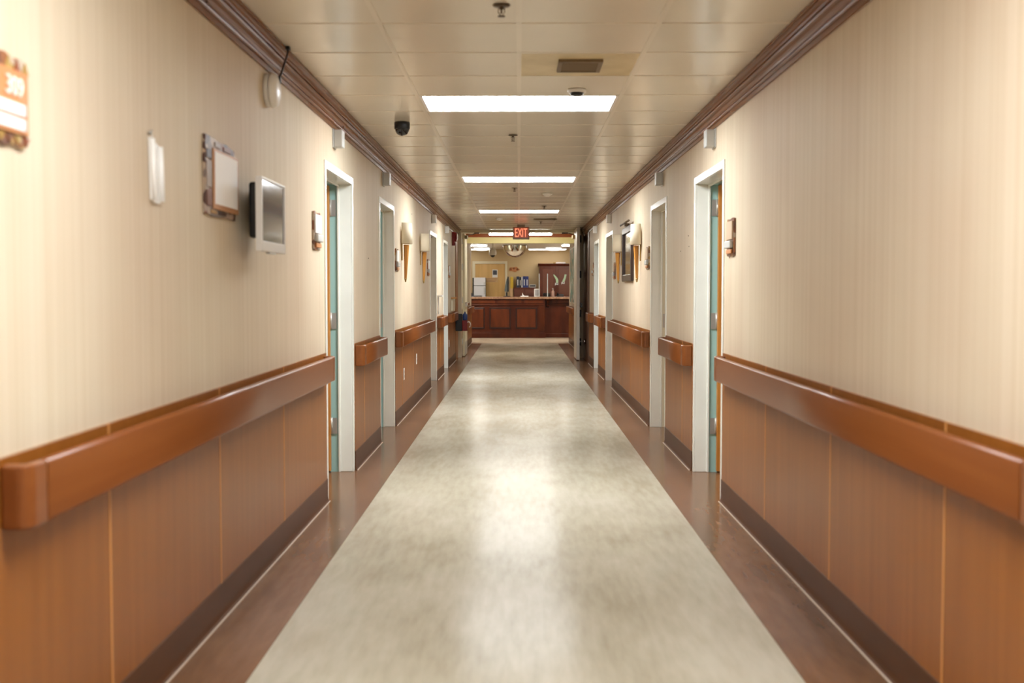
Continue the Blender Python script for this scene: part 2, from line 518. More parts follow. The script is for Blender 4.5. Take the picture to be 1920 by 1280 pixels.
# ------------------------------------------------------------------ ceiling lights
lname = {-16: 'wide lit ceiling panel behind the viewer', -8: 'wide lit ceiling panel almost overhead of the viewer',
         0: 'nearest wide lit ceiling panel, in front of the vent tile', 8: 'middle one of the three wide lit ceiling panels', 16: 'farthest wide lit ceiling panel, just before the exit sign'}
lname[0] = 'nearest and largest wide lit ceiling panel, beside the black dome camera'
for r in sorted(LIGHT_ROWS):
    ya = R0 + r * MOD
    L = empty('ceiling_light', (0, ya + MOD / 2, CZ))
    tag(L, lname[r], 'ceiling light', 'lit corridor ceiling panels')
    f = MB()
    f.box(-0.598, -0.580, ya + 0.013, ya + MOD - 0.013, CZ - 0.001, CZ + 0.013)
    f.box(0.580, 0.598, ya + 0.013, ya + MOD - 0.013, CZ - 0.001, CZ + 0.013)
    f.box(-0.58, 0.58, ya + 0.013, ya + 0.026, CZ - 0.001, CZ + 0.013)
    f.box(-0.58, 0.58, ya + MOD - 0.026, ya + MOD - 0.013, CZ - 0.001, CZ + 0.013)
    f.build('frame', M_WHITE, L)
    for x0, x1 in ((-0.579, -0.0015), (0.0015, 0.579)):
        box('lens', M_LENS, x0, x1, ya + 0.027, ya + MOD - 0.027, CZ + 0.001, CZ + 0.008, L)

# ------------------------------------------------------------------ door frames and leaves
def door(n, X, s, a, b, inner, hinge_far, label, open_deg=90):
    D = empty('door_%d' % n, (X, (a + b) / 2, 0))
    tag(D, label, 'doorway', kind='structure')
    def jamb(y_out, y_in):
        # casing face, corridor-side reveal and stop in white
        q = 1 if y_in > y_out else -1
        m = MB()
        m.box(X - s * 0.008, X + s * 0.004, y_out, y_out + q * 0.05, 0.0, DH)
        m.box(X + s * 0.004, X + s * 0.100, y_out + q * 0.031, y_out + q * 0.05, 0.0, DH - 0.031)
        m.box(X + s * 0.085, X + s * 0.100, y_out + q * 0.05, y_out + q * 0.066, 0.0, DH - 0.05)
        j = m.build('jamb', M_CASING, D, 0.003)
        box('jamb_rebate', inner, X + s * 0.1005, X + s * (TH + 0.012), y_out + q * 0.031, y_out + q * 0.052, 0.0, DH - 0.031, j)
        return j
    jn = jamb(a, b); jf = jamb(b, a)
    h = MB()
    h.box(X - s * 0.008, X + s * 0.004, a + 0.05, b - 0.05, DH - 0.05, DH)
    h.box(X + s * 0.004, X + s * 0.100, a + 0.05, b - 0.05, DH - 0.05, DH - 0.031)
    h.box(X + s * 0.085, X + s * 0.100, a + 0.066, b - 0.066, DH - 0.066, DH - 0.05)
    hd = h.build('head', M_CASING, D, 0.003)
    box('head_rebate', inner, X + s * 0.1005, X + s * (TH + 0.012), a + 0.052, b - 0.052, DH - 0.052, DH - 0.031, hd)
    # leaf, swung open into the room
    W = b - a - 0.11
    xh = X + s * (TH + 0.004)
    y_h = (b - 0.056) if hinge_far else (a + 0.056)
    q = -1 if hinge_far else 1
    leaf = MB().box(xh, xh + s * W, y_h, y_h + q * 0.045, 0.012, DH - 0.058).build('leaf', M_DOORWOOD, D, 0.002)
    for zz in (0.33, 1.08, 1.88):
        hb = MB()
        hb.box(X + s * 0.108, X + s * TH, y_h + q * 0.0005, y_h + q * 0.0035, zz - 0.057, zz + 0.057)
        hb.lathe([(0.0, -0.06), (0.009, -0.06), (0.009, 0.06), (0.0, 0.06)], (X + s * (TH + 0.001), y_h + q * 0.008, zz), 'z', 10)
        hb.build('hinge', M_STEEL, leaf)
    lv = MB()
    lx = xh + s * (W - 0.07)
    lv.lathe([(0, 0), (0.03, 0), (0.03, q * 0.012), (0.011, q * 0.014), (0.011, q * 0.05), (0, q * 0.05)], (lx, y_h + q * 0.045, 1.0), 'y', 14)
    lv.box(lx - 0.012, lx - s * 0.10, y_h + q * 0.085, y_h + q * 0.098, 0.99, 1.012)
    lv.build('lever_handle', M_STEEL, leaf)
    if not hinge_far:
        y_s = b - 0.0525
        sp = MB().box(X + s * 0.106, X + s * 0.140, y_s, y_s - 0.002, 0.945, 1.075).build('strike_plate', M_STEEL, jf)
    return D

ORD = ['first', 'second', 'third', 'fourth']
n = 1
for side, X, s in SIDES:
    for k, (a, b) in enumerate(DOORS):
        inner = M_TEAL if (k == 0 or (k == 1 and s < 0)) else M_CREAMJ
        desc = {0: 'with steel hinges on its teal inner jamb', 1: 'with teal inner jamb' if s < 0 else 'with a steel strike plate in its white jamb',
                2: 'beyond the wall lamps', 3: 'last before the fire doors'}[k]
        door(n, X, s, a, b, inner, k == 0, '%s white framed doorway on the %s, %s' % (ORD[k], side, desc))
        n += 1

# added room lights, out of view, to brighten the door leaves and teal jambs
for side, X, s in SIDES:
    for yc_, k_ in ((6.9, 'first'), (10.0, 'second')):
        xc_ = X + s * 1.5
        L = empty('added_room_light', (xc_, yc_, 2.475))
        tag(L, 'added unseen ceiling light inside the room behind the %s %s doorway' % (k_, side), 'ceiling light', 'added lights inside the rooms')
        box('housing', M_WHITE, xc_ - 0.3, xc_ + 0.3, yc_ - 0.3, yc_ + 0.3, 2.455, 2.4745, L)
        box('lens', mat('added_room_lens', srgb(255, 255, 255), 0.4, emit=(1.0, 0.95, 0.85, 1), es=16.0), xc_ - 0.28, xc_ + 0.28, yc_ - 0.28, yc_ + 0.28, 2.44, 2.4548, L)

# ------------------------------------------------------------------ handrails
RZ0, RZ1 = 0.752, 0.902
def rail_profile(a, b, z0, z1, r=0.014):
    pts = []
    for cx, cz, t0 in ((b - r, z0 + r, -90), (b - r, z1 - r, 0), (a + r * .5, z1 - r * .5, 90), (a + r * .5, z0 + r * .5, 180)):
        rr = r if cx > (a + b) / 2 else r * .5
        for i in range(5):
            t = math.radians(t0 + 90 * i / 4)
            pts.append((cx + rr * math.cos(t), cz + rr * math.sin(t)))
    return pts
HR = [(2.56, 6.88, 'long handrail in the foreground on the %s wall'), (8.17, 9.64, 'short handrail between the first two doorways on the %s'),
      (10.85, 15.16, 'handrail below the two wall lamps on the %s wall'), (16.41, 17.85, 'short handrail between the third and fourth doorways on the %s'),
      (18.99, 20.9, 'last handrail before the fire doors on the %s wall'), (23.4, 28.3, 'handrail beyond the fire doors on the %s wall')]
for side, X, s in SIDES:
    for a, b, lab in HR:
        if s > 0 and a == 18.99: b = 20.15
        H = empty('handrail', (X, a, RZ0))
        tag(H, 'brown wood-look ' + lab % side, 'handrail', 'brown wall handrails')
        pr = rail_profile(0.054, 0.080, RZ0, RZ1, 0.012)
        MB().prism(pr, lambda p, q, t: (X - s * p, t, q), a + 0.10, b - 0.10, True).build('rail', M_RAIL, H)
        for e, q in ((a, 1), (b, -1)):
            pl = [(0.0105, 0.0), (0.047, 0.0)]
            for i in range(1, 6):
                t = math.radians(-90 + 90 * i / 5)
                pl.append((0.047 + 0.033 * math.cos(t), 0.033 + 0.033 * math.sin(t)))
            pl += [(0.080, 0.0985), (0.054, 0.0985), (0.054, 0.035), (0.0105, 0.035)]
            MB().prism(pl, lambda p, u, t: (X - s * p, e + q * u, t), RZ0, RZ1).build('end_cap', M_RAIL, H, 0.008, 3)
        nb = max(2, int((b - a) / 1.0))
        for i in range(nb):
            yy = a + 0.3 + (b - a - 0.6) * i / max(1, nb - 1)
            box('bracket', M_BASE, X - s * 0.0105, X - s * 0.0538, yy - 0.03, yy + 0.03, 0.79, 0.86, H)

# ------------------------------------------------------------------ nurse call lights above the doors
for side, X, s in SIDES:
    for k, yy in enumerate((7.35, 10.0, 15.55, 18.35)):
        C = empty('call_light', (X, yy, 2.27))
        tag(C, 'small %s call light box on the %s wall above the %s doorway' % ('grey-white' if k < 2 else 'white', side, ORD[k]), 'call light', 'call lights above the doorways')
        box('base_plate', M_GREYP, X - s * 0.0005, X - s * 0.008, yy - 0.06, yy + 0.06, 2.207, 2.327, C, 0.002)
        box('dome', M_WHITE if k > 1 else M_GREYP, X - s * 0.0085, X - s * 0.064, yy - 0.05, yy + 0.05, 2.212, 2.322, C, 0.006)

# ------------------------------------------------------------------ wall lamps
def sconce(X, s, yc, label):
    S = empty('wall_lamp', (X, yc, 1.38))
    tag(S, label, 'wall lamp', 'cream shaded wall lamps')
    bp = MB().prism([(-0.022, 1.60), (0.022, 1.60), (0.022, 1.90), (-0.022, 1.90)], lambda p, q, t: (X - s * t, yc + p, q), 0.0005, 0.012)
    bp.build('back_plate', M_BRASS, S)
    # half-round shade
    sh = MB()
    n_ = 16
    ro = []
    for z, r1, r2 in ((1.766, 0.115, 0.100), (1.975, 0.108, 0.094)):
        for i in range(n_ + 1):
            t = -PI / 2 + PI * i / n_
            ro.append((X - s * (0.012 + r2 * math.cos(t)), yc + r1 * math.sin(t), z))
    f = [(i, i + 1, n_ + 2 + i, n_ + 1 + i) for i in range(n_)]
    sh.add(ro, f, True)
    so = sh.build('shade', M_SHADE, S)
    sm = so.modifiers.new('solid', 'SOLIDIFY'); sm.thickness = 0.003
    box('shade_fitting', M_BRASS, X - s * 0.012, X - s * 0.085, yc - 0.008, yc + 0.008, 1.765, 1.775, S)
    # tapered six-sided stem
    st = MB()
    ring = lambda r, z, cx: [(X - s * (cx + r * math.cos(PI / 3 * i)), yc + r * math.sin(PI / 3 * i), z) for i in range(6)]
    v = ring(0.028, 1.745, 0.05) + ring(0.013, 1.42, 0.04)
    st.add(v, [(i, (i + 1) % 6, 6 + (i + 1) % 6, 6 + i) for i in range(6)] + [tuple(range(6)), tuple(range(11, 5, -1))])
    st.build('stem', M_STEM, S)
    MB().lathe([(0, 1.7455), (0.026, 1.7455), (0.031, 1.750), (0.026, 1.757), (0, 1.757)], (X - s * 0.05, yc, 0), 'z', 16).build('collar', M_STEM, S)
    MB().lathe([(0, 1.378), (0.007, 1.384), (0.010, 1.40), (0.015, 1.419), (0, 1.4195)], (X - s * 0.04, yc, 0), 'z', 14).build('tip', M_BRASS, S)
sconce(XL, -1, 11.55, 'cream shaded wall lamp with wooden stem, nearer one on the left wall')
sconce(XL, -1, 13.75, 'cream shaded wall lamp with wooden stem, farther one on the left wall')
sconce(XR, 1, 11.75, 'cream shaded wall lamp with wooden stem in front of the framed picture')
sconce(XR, 1, 13.95, 'cream shaded wall lamp with wooden stem beyond the framed picture')

# ------------------------------------------------------------------ framed picture on the right wall
P = empty('framed_picture', (XR, 13.0, 1.39))
tag(P, 'large glazed picture in a dark frame between the right wall lamps', 'picture')
fr = MB()
for (y0_, y1_, z0_, z1_) in ((12.45, 12.53, 1.40, 2.02), (13.47, 13.55, 1.40, 2.02), (12.53, 13.47, 1.40, 1.475), (12.53, 13.47, 1.945, 2.02)):
    fr.box(XR - 0.0005, XR - 0.035, y0_, y1_, z0_, z1_)
fr.build('frame', M_DKFRAME, P, 0.006)
M_ART = mat('dim_print', srgb(70, 64, 60), 0.5, col2=srgb(140, 138, 132), vscale=(4, 4, 6))
box('print', M_ART, XR - 0.0005, XR - 0.012, 12.53, 13.47, 1.475, 1.945, P)
box('glass', M_SCREEN, XR - 0.0125, XR - 0.015, 12.532, 13.468, 1.477, 1.943, P)
bar = MB().tube([(XR - 0.055, 12.5, 2.06), (XR - 0.055, 13.5, 2.06)], 0.012, 10)
bar.box(XR - 0.002, XR - 0.055, 12.98, 13.02, 2.022, 2.058)
bar.build('picture_light', M_BRONZE, P)

# ------------------------------------------------------------------ left wall objects in the foreground
def plate(outl, X, s, d0, d1):
    return MB().prism(outl, lambda p, q, t: (X - s * t, p, q), d0, d1)

# room sign at the left edge of the frame
S = empty('room_sign', (XL, 2.64, 1.63))
tag(S, 'tan room number sign on a collage backing at the left edge', 'sign', 'room signs')
yA, yB = 2.525, 2.748
top = [(yA, 1.655)]
out = [(yA, 1.640), (yA + .03, 1.634), (yA + .06, 1.640), (yA + .10, 1.633), (yA + .14, 1.641), (yA + .18, 1.634), (yB - .012, 1.640),
       (yB - .01, 1.66), (yB, 1.668), (yB - .002, 1.72), (yB - .008, 1.726), (yB - .008, 1.75), (yB - .002, 1.756), (yB - .002, 1.80), (yB - .006, 1.838),
       (yB - .04, 1.846), (yB - .08, 1.840), (yB - .12, 1.848), (yB - .17, 1.842), (yA, 1.847)]
plate(out, XL, -1, 0.0005, 0.010).build('collage_backing', M_MOS1, S)
tri_cols = [srgb(128, 62, 28), srgb(156, 120, 50), srgb(112, 70, 46), srgb(164, 136, 74)]
for i in range(5):
    yy = yA + 0.012 + i * 0.045
    for zb, dz in ((1.812, 0.028), (1.662, -0.022)):
        MB().prism([(yy, zb), (yy + 0.036, zb), (yy + 0.018, zb + dz)], lambda p, q, t: (XL + t, p, q), 0.0101, 0.0125).build(
            'collage_triangle', mat('collage_paint_%d' % ((i + (dz > 0)) % 4), tri_cols[(i + (dz > 0)) % 4], 0.5), S)
np_ = plate([(yA + .002, 1.665), (yB - .012, 1.665), (yB - .012, 1.812), (yA + .002, 1.812)], XL, -1, 0.0105, 0.018).build('number_plate', M_TAN, S, 0.002)
for zz in (1.688, 1.722):
    ns = plate([(yA + .03, zz - .013), (yB - .045, zz - .013), (yB - .045, zz + .013), (yA + .03, zz + .013)], XL, -1, 0.0185, 0.021).build('name_strip', M_PAPER, S)
    for ye in (yA + .026, yB - .041):
        box('strip_end', M_GREYP, XL + 0.0185, XL + 0.023, ye - 0.004, ye + 0.004, zz - .013, zz + .013, ns)
tm = text_mesh('309', 0.062)
tm.materials.clear(); tm.materials.append(M_PALETXT)
to = bpy.data.objects.new('room_number', tm)
COL.objects.link(to)
to.rotation_euler = (PI / 2, 0, PI / 2)
to.location = (XL + 0.0205, 2.655, 1.770)
to.parent = S
to.matrix_parent_inverse = parent_matrix(S).inverted()

# white holder
S = empty('wall_holder', (XL, 3.70, 1.58))
tag(S, 'narrow white plastic holder hanging from a hook on the left wall', 'holder')
h = MB()
h.prism([(3.655, 1.79), (3.745, 1.772), (3.765, 1.60), (3.757, 1.583), (3.69, 1.580), (3.668, 1.592)], lambda p, q, t: (XL + t, p, q), 0.003, 0.010)
h.build('back_plate', M_WHITE, S, 0.002)
r = MB()
r.tube([(XL + 0.016, 3.660, 1.785), (XL + 0.016, 3.676, 1.59)], 0.009, 8)
r.tube([(XL + 0.016, 3.742, 1.768), (XL + 0.016, 3.757, 1.59)], 0.009, 8)
r.build('side_channel', M_WHITE, S)
MB().tube([(XL + 0.0005, 3.665, 1.803), (XL + 0.012, 3.665, 1.803), (XL + 0.014, 3.665, 1.812)], 0.006, 8).build('hook', M_STEEL, S)
MB().tube([(XL + 0.010, 3.667, 1.800), (XL + 0.010, 3.69, 1.782)], 0.0025, 6).build('hanging_loop', M_WHITE, S)

# collage notice frame
S = empty('notice_frame', (XL, 4.52, 1.585))
tag(S, 'white notice card in a grey and brown collage frame on the left wall', 'notice')
out = [(4.29, 1.59), (4.40, 1.583), (4.60, 1.588), (4.74, 1.585), (4.742, 1.62), (4.775, 1.628), (4.775, 1.84), (4.73, 1.843), (4.735, 1.872), (4.66, 1.878), (4.60, 1.884),
       (4.52, 1.878), (4.42, 1.886), (4.30, 1.888), (4.288, 1.80), (4.293, 1.70)]
plate(out, XL, -1, 0.0005, 0.012).build('collage_backing', M_MOS2, S, 0.002)
box('border', mat('clay_border', srgb(186, 136, 96), 0.5), XL + 0.0125, XL + 0.020, 4.385, 4.765, 1.612, 1.845, S, 0.003)
box('card', M_PAPER, XL + 0.0205, XL + 0.0235, 4.395, 4.735, 1.632, 1.832, S)
c_ = [srgb(62, 36, 24), srgb(150, 132, 118), srgb(116, 70, 46), srgb(170, 130, 70)]
for i, (y0_, y1_, z0_, z1_) in enumerate(((4.30, 4.37, 1.80, 1.835), (4.30, 4.37, 1.69, 1.79), (4.30, 4.37, 1.62, 1.68), (4.36, 4.44, 1.595, 1.608), (4.47, 4.58, 1.593, 1.607), (4.42, 4.50, 1.852, 1.872), (4.55, 4.66, 1.85, 1.868))):
    box('collage_piece', mat('collage_cut_%d' % (i % 4), c_[i % 4], 0.5), XL + 0.0122, XL + 0.016, y0_, y1_, z0_, z1_, S, 0.002)

# wall monitor
S = empty('wall_monitor', (XL, 4.94, 1.46))
tag(S, 'white framed flat monitor on a black bracket on the left wall', 'monitor')
fx = -1.060
c = MB()
c.box(fx - 0.026, fx, 4.70, 4.722, 1.462, 1.770)
c.box(fx - 0.026, fx, 5.166, 5.18, 1.462, 1.770)
c.box(fx - 0.026, fx, 4.722, 5.166, 1.758, 1.770)
c.box(fx - 0.026, fx, 4.722, 5.166, 1.462, 1.505)
c.box(fx - 0.026, fx - 0.010, 4.722, 5.166, 1.505, 1.758)
c.build('casing', mat('off_white_casing', srgb(214, 210, 204), 0.35), S, 0.003)
box('screen', M_SCREEN, fx - 0.0098, fx - 0.006, 4.7225, 5.1655, 1.506, 1.7575, S)
b_ = MB()
b_.box(fx - 0.078, fx - 0.0265, 4.80, 5.14, 1.52, 1.755)
b_.build('rear_shell', M_BLACK, S, 0.012)
a_ = MB()
a_.box(XL + 0.0005, XL + 0.015, 5.04, 5.15, 1.54, 1.74)
a_.box(XL + 0.015, fx - 0.0785, 5.06, 5.12, 1.58, 1.70)
a_.build('bracket', M_BLACK, S, 0.003)
box('button_bar', M_GREYP, fx - 0.020, fx - 0.002, 4.86, 4.98, 1.454, 1.4617, S)

# round white alarm with cable
S = empty('wall_alarm', (XL, 5.40, 2.24))
tag(S, 'round white alarm unit high on the left wall with a dark cable', 'alarm')
MB().lathe([(0, 0.0005), (0.078, 0.0005), (0.078, 0.020), (0.066, 0.024), (0, 0.024)], (XL, 5.40, 2.238), 'x', 28).build('base', M_WHITE, S)
MB().lathe([(0.05, 0.0242), (0.083, 0.026), (0.083, 0.034), (0.074, 0.050), (0.045, 0.060), (0, 0.063)], (XL, 5.40, 2.238), 'x', 28).build('dome', M_WHITE, S)
MB().tube([(XL + 0.045, 5.445, 2.300), (XL + 0.06, 5.45, 2.325), (XL + 0.070, 5.455, 2.36), (XL + 0.085, 5.465, 2.41), (XL + 0.088, 5.475, 2.435), (XL + 0.082, 5.48, 2.4585)], 0.005, 8).build('cable', M_CABLE, S)
box('cable_clip', M_BLACK, XL + 0.076, XL + 0.096, 5.465, 5.50, 2.444, 2.4595, S)
box('cable_plug', M_BLACK, XL + 0.034, XL + 0.058, 5.44, 5.462, 2.278, 2.312, S, 0.003)

# ------------------------------------------------------------------ room signs beside doorways
def door_sign(X, s, yc, zt, label):
    S = empty('room_sign', (X, yc, zt - 0.22))
    tag(S, label, 'sign', 'room signs')
    w = 0.11
    outl = [(yc - w, zt - .215), (yc - w * .4, zt - .222), (yc + w * .3, zt - .216), (yc + w, zt - .22), (yc + w, zt - .05), (yc + w * .95, zt), (yc, zt - .006), (yc - w * .6, zt + .002), (yc - w, zt - .004)]
    plate(outl, X, s, 0.0005, 0.012).build('collage_backing', M_MOS1, S)
    plate([(yc - w + .015, zt - .125), (yc + w - .015, zt - .125), (yc + w - .015, zt - .018), (yc - w + .015, zt - .018)], X, s, 0.0125, 0.022).build('number_plate', M_PAPER if s < 0 else mat('pale_tan_plastic', srgb(190, 164, 134), 0.4), S, 0.002)
    plate([(yc - w + .02, zt - .175), (yc + w - .02, zt - .175), (yc + w - .02, zt - .132), (yc - w + .02, zt - .132)], X, s, 0.0125, 0.034).build('card_holder', M_GREYP, S, 0.006)
    box('lower_clip', M_TAN, X - s * 0.0125, X - s * 0.024, yc - w + .03, yc + w - .03, zt - .208, zt - .182, S, 0.004)
door_sign(XL, -1, 6.66, 1.755, 'small room sign just before the first left doorway')
door_sign(XR, 1, 6.72, 1.72, 'small room sign just before the first right doorway')
door_sign(XL, -1, 11.03, 1.70, 'small room sign just past the second left doorway')
door_sign(XR, 1, 11.05, 1.72, 'small room sign just past the second right doorway')
door_sign(XL, -1, 14.85, 1.70, 'small room sign behind the farther left wall lamp')
door_sign(XR, 1, 14.9, 1.66, 'small room sign past the farther right wall lamp')
door_sign(XL, -1, 19.3, 1.72, 'small dark room sign past the fourth left doorway')
door_sign(XR, 1, 19.25, 1.76, 'small dark room sign past the fourth right doorway')

# ------------------------------------------------------------------ switch plates on the left wainscot
for yy, zz, lb in ((11.62, 0.44, 'nearer white outlet plate on the left wainscot'), (13.05, 0.51, 'farther white outlet plate on the left wainscot'), (19.15, 0.40, 'white outlet plate on the left wainscot near the fire doors')):
    S = empty('outlet', (XL, yy, zz))
    tag(S, lb, 'outlet', 'white outlet plates')
    box('cover_plate', M_WHITE, XL + 0.0102, XL + 0.016, yy - 0.036, yy + 0.036, zz - 0.06, zz + 0.06, S, 0.002)
    for dz in (-0.022, 0.022):
        box('socket', M_GREYP, XL + 0.0162, XL + 0.018, yy - 0.016, yy + 0.016, zz + dz - 0.014, zz + dz + 0.014, S)

# small corner shelf / dispenser on the left near the fire doors
S = empty('dispenser_shelf', (XL, 20.0, 1.02))
tag(S, 'small wooden shelf with drip post on the left wall near the fire doors', 'shelf')
box('shelf_board', M_STEM, XL + 0.001, XL + 0.10, 19.92, 20.12, 1.15, 1.17, S, 0.003)
box('post', M_CREAMJ, XL + 0.001, XL + 0.03, 19.98, 20.03, 0.935, 1.15, S)
# tiny dispenser after door 3
S = empty('dispenser', (XL, 16.7, 1.15))
tag(S, 'small white dispenser on the left wall past the third doorway', 'dispenser')
box('body', M_WHITE, XL + 0.0005, XL + 0.07, 16.62, 16.74, 1.20, 1.225, S, 0.003)
box('tray_post', M_WHITE, XL + 0.0005, XL + 0.02, 16.66, 16.70, 0.95, 1.20, S)

# ------------------------------------------------------------------ ceiling fittings
S = empty('vent_grille', (0.31, 5.94, CZ))
tag(S, 'brown slotted vent grille in the yellowed ceiling tile', 'vent')
g = MB()
gx0, gx1, gy0, gy1 = 0.20, 0.425, 5.80, 6.08
for a in ((gx0, gx1, gy0, gy0 + .02), (gx0, gx1, gy1 - .02, gy1), (gx0, gx0 + .02, gy0 + .02, gy1 - .02), (gx1 - .02, gx1, gy0 + .02, gy1 - .02)):
    g.box(a[0], a[1], a[2], a[3], CZ - 0.012, CZ + 0.003)
M_VENT = mat('vent_brown', srgb(122, 102, 76), 0.5)
g.build('frame', M_VENT, S)
box('throat', mat('vent_dark', srgb(58, 46, 32), 0.8), gx0 + .02, gx1 - .02, gy0 + .02, gy1 - .02, CZ + 0.0005, CZ + 0.003, S)
for i in range(7):
    yy = gy0 + 0.035 + i * 0.035
    MB().add([(gx0 + .02, yy, CZ), (gx1 - .02, yy, CZ), (gx1 - .02, yy + .018, CZ - .010), (gx0 + .02, yy + .018, CZ - .010),
              (gx0 + .02, yy, CZ + .002), (gx1 - .02, yy, CZ + .002), (gx1 - .02, yy + .018, CZ - .008), (gx0 + .02, yy + .018, CZ - .008)],
             [(0, 1, 2, 3), (4, 5, 6, 7), (0, 1, 5, 4), (2, 3, 7, 6), (0, 3, 7, 4), (1, 2, 6, 5)]).build('slat', M_VENT, S)
S = empty('vent_grille', (0.43, 18.75, CZ))
tag(S, 'long narrow ceiling vent above and right of the exit sign', 'vent')
g = MB()
for a in ((0.24, 0.62, 18.62, 18.645), (0.24, 0.62, 18.855, 18.88), (0.24, 0.265, 18.645, 18.855), (0.595, 0.62, 18.645, 18.855)):
    g.box(a[0], a[1], a[2], a[3], CZ - 0.010, CZ)
g.build('frame', M_VENT, S)
for i in range(5):
    box('slat', M_VENT, 0.265, 0.595, 18.66 + i * 0.04, 18.676 + i * 0.04, CZ - 0.009, CZ - 0.001, S)

def sprinkler(x, y, label):
    S = empty('sprinkler', (x, y, CZ))
    tag(S, label, 'sprinkler', 'ceiling sprinkler heads')
    MB().lathe([(0, 0), (0.036, 0), (0.034, -0.004), (0.016, -0.007), (0, -0.007)], (x, y, CZ), 'z', 20).build('escutcheon', M_BRONZE, S)
    b = MB().lathe([(0, -0.0072), (0.009, -0.0072), (0.009, -0.016), (0.004, -0.018), (0.004, -0.034), (0, -0.034)], (x, y, CZ), 'z', 12)
    b.tube([(x - 0.012, y, CZ - 0.012), (x - 0.013, y, CZ - 0.028), (x - 0.003, y, CZ - 0.042)], 0.002, 6)
    b.tube([(x + 0.012, y, CZ - 0.012), (x + 0.013, y, CZ - 0.028), (x + 0.003, y, CZ - 0.042)], 0.002, 6)
    b.build('frame_arms', M_BRONZE, S)
    MB().lathe([(0, -0.043), (0.015, -0.043), (0.016, -0.046), (0, -0.046)], (x, y, CZ), 'z', 14).build('deflector', M_BRONZE, S)
sprinkler(-0.072, 4.70, 'pendent sprinkler head nearest the viewer, at the top of the view')
sprinkler(-0.045, 8.60, 'pendent sprinkler head between the nearest and middle light panels')
sprinkler(-0.05, 13.0, 'pendent sprinkler head just past the middle light panel')
sprinkler(0.35, 15.8, 'pendent sprinkler head right of centre before the farthest light panel')
sprinkler(0.37, 19.4, 'pendent sprinkler head just right of the exit sign')

def detector(x, y, r, label):
    S = empty('smoke_detector', (x, y, CZ))
    tag(S, label, 'smoke detector', 'ceiling smoke detectors')
    MB().lathe([(0, 0), (r, 0), (r, -0.012), (r * .9, -0.018), (0, -0.018)], (x, y, CZ), 'z', 24).build('base', M_WHITE, S)
    MB().lathe([(0, -0.0182), (r * .72, -0.0182), (r * .68, -0.030), (r * .5, -0.036), (0, -0.036)], (x, y, CZ), 'z', 24).build('sensor_head', M_BLACK if y < 8 else M_WHITE, S)
detector(0.335, 6.66, 0.055, 'smoke detector with dark head beside the nearest light panel')
detector(0.34, 13.75, 0.06, 'white smoke detector past the middle light panel')
detector(-0.32, 18.5, 0.055, 'white smoke detector left of the exit sign')

S = empty('dome_camera', (-0.81, 7.94, CZ))
tag(S, 'black dome security camera on the ceiling left of the nearest light', 'camera')
MB().lathe([(0, 0), (0.052, 0), (0.054, -0.004), (0.054, -0.045), (0.050, -0.050), (0, -0.050)], (-0.81, 7.94, CZ), 'z', 28).build('housing', M_BLACK, S)
MB().lathe([(0.048, -0.0502), (0.046, -0.064), (0.036, -0.080), (0.02, -0.090), (0, -0.093)], (-0.81, 7.94, CZ), 'z', 28).build('dome', mat('smoked_dome', srgb(14, 14, 16), 0.08, coat=0.5), S)

# ------------------------------------------------------------------ exit sign
S = empty('exit_sign', (0.04, 20.3, CZ))
tag(S, 'hanging exit sign with glowing red letters at the corridor end', 'exit sign')
box('case', M_SINAGE, -0.108, 0.184, 20.30, 20.36, 2.20, 2.42, S, 0.004)
box('face_panel', M_EXITP, -0.092, 0.168, 20.297, 20.2995, 2.228, 2.408, S)
box('canopy', M_SINAGE, -0.03, 0.106, 20.305, 20.355, 2.4205, 2.4598, S)
tm = text_mesh('EXIT', 0.19, 0.002)
xs = [v.co.x for v in tm.vertices]; zs = [v.co.y for v in tm.vertices]
wx, wz = max(xs) - min(xs), max(zs) - min(zs)
mx, mz = (max(xs) + min(xs)) / 2, (max(zs) + min(zs)) / 2
for v in tm.vertices:
    v.co.x = (v.co.x - mx) * 0.215 / wx; v.co.y = (v.co.y - mz) * 0.150 / wz
tm.materials.clear(); tm.materials.append(M_EXITR)
to = bpy.data.objects.new('lettering', tm)
COL.objects.link(to)
to.rotation_euler = (PI / 2, 0, 0)
to.location = (0.038, 20.2945, 2.318)
to.parent = S
to.matrix_parent_inverse = parent_matrix(S).inverted()

# ------------------------------------------------------------------ red fire alarm horn
S = empty('fire_alarm', (XL, 20.35, 2.12))
tag(S, 'red fire alarm horn high on the left wall by the fire doors', 'alarm')
box('back_box', M_RED, XL + 0.0005, XL + 0.05, 20.27, 20.43, 2.09, 2.33, S, 0.004)
box('horn', M_RED, XL + 0.0505, XL + 0.085, 20.285, 20.415, 2.16, 2.325, S, 0.010)
box('strobe', M_WHITE, XL + 0.0855, XL + 0.098, 20.31, 20.39, 2.20, 2.30, S, 0.004)
box('pull_tab', M_DRED, XL + 0.0505, XL + 0.065, 20.31, 20.39, 2.10, 2.145, S, 0.003)

# ------------------------------------------------------------------ fire doors (one leaf swings each way)
D = empty('door_9', (0, YD, 0))
tag(D, 'cream framed pair of open fire doors at the end of the corridor', 'doorway', kind='structure')
for X, s in ((XL, -1), (XR, 1)):
    j = MB()
    j.box(X - s * 0.001, X - s * 0.085, YD - 0.09, YD - 0.03, 0, 2.458)
    j.box(X - s * 0.001, X - s * 0.055, YD - 0.03, YD + 0.09, 0, 2.458)
    j.build('jamb', M_CREAMJ, D, 0.003)
box('head', M_CREAMJ, XL + 0.086, XR - 0.086, YD - 0.08, YD + 0.09, 2.405, 2.459, D, 0.003)
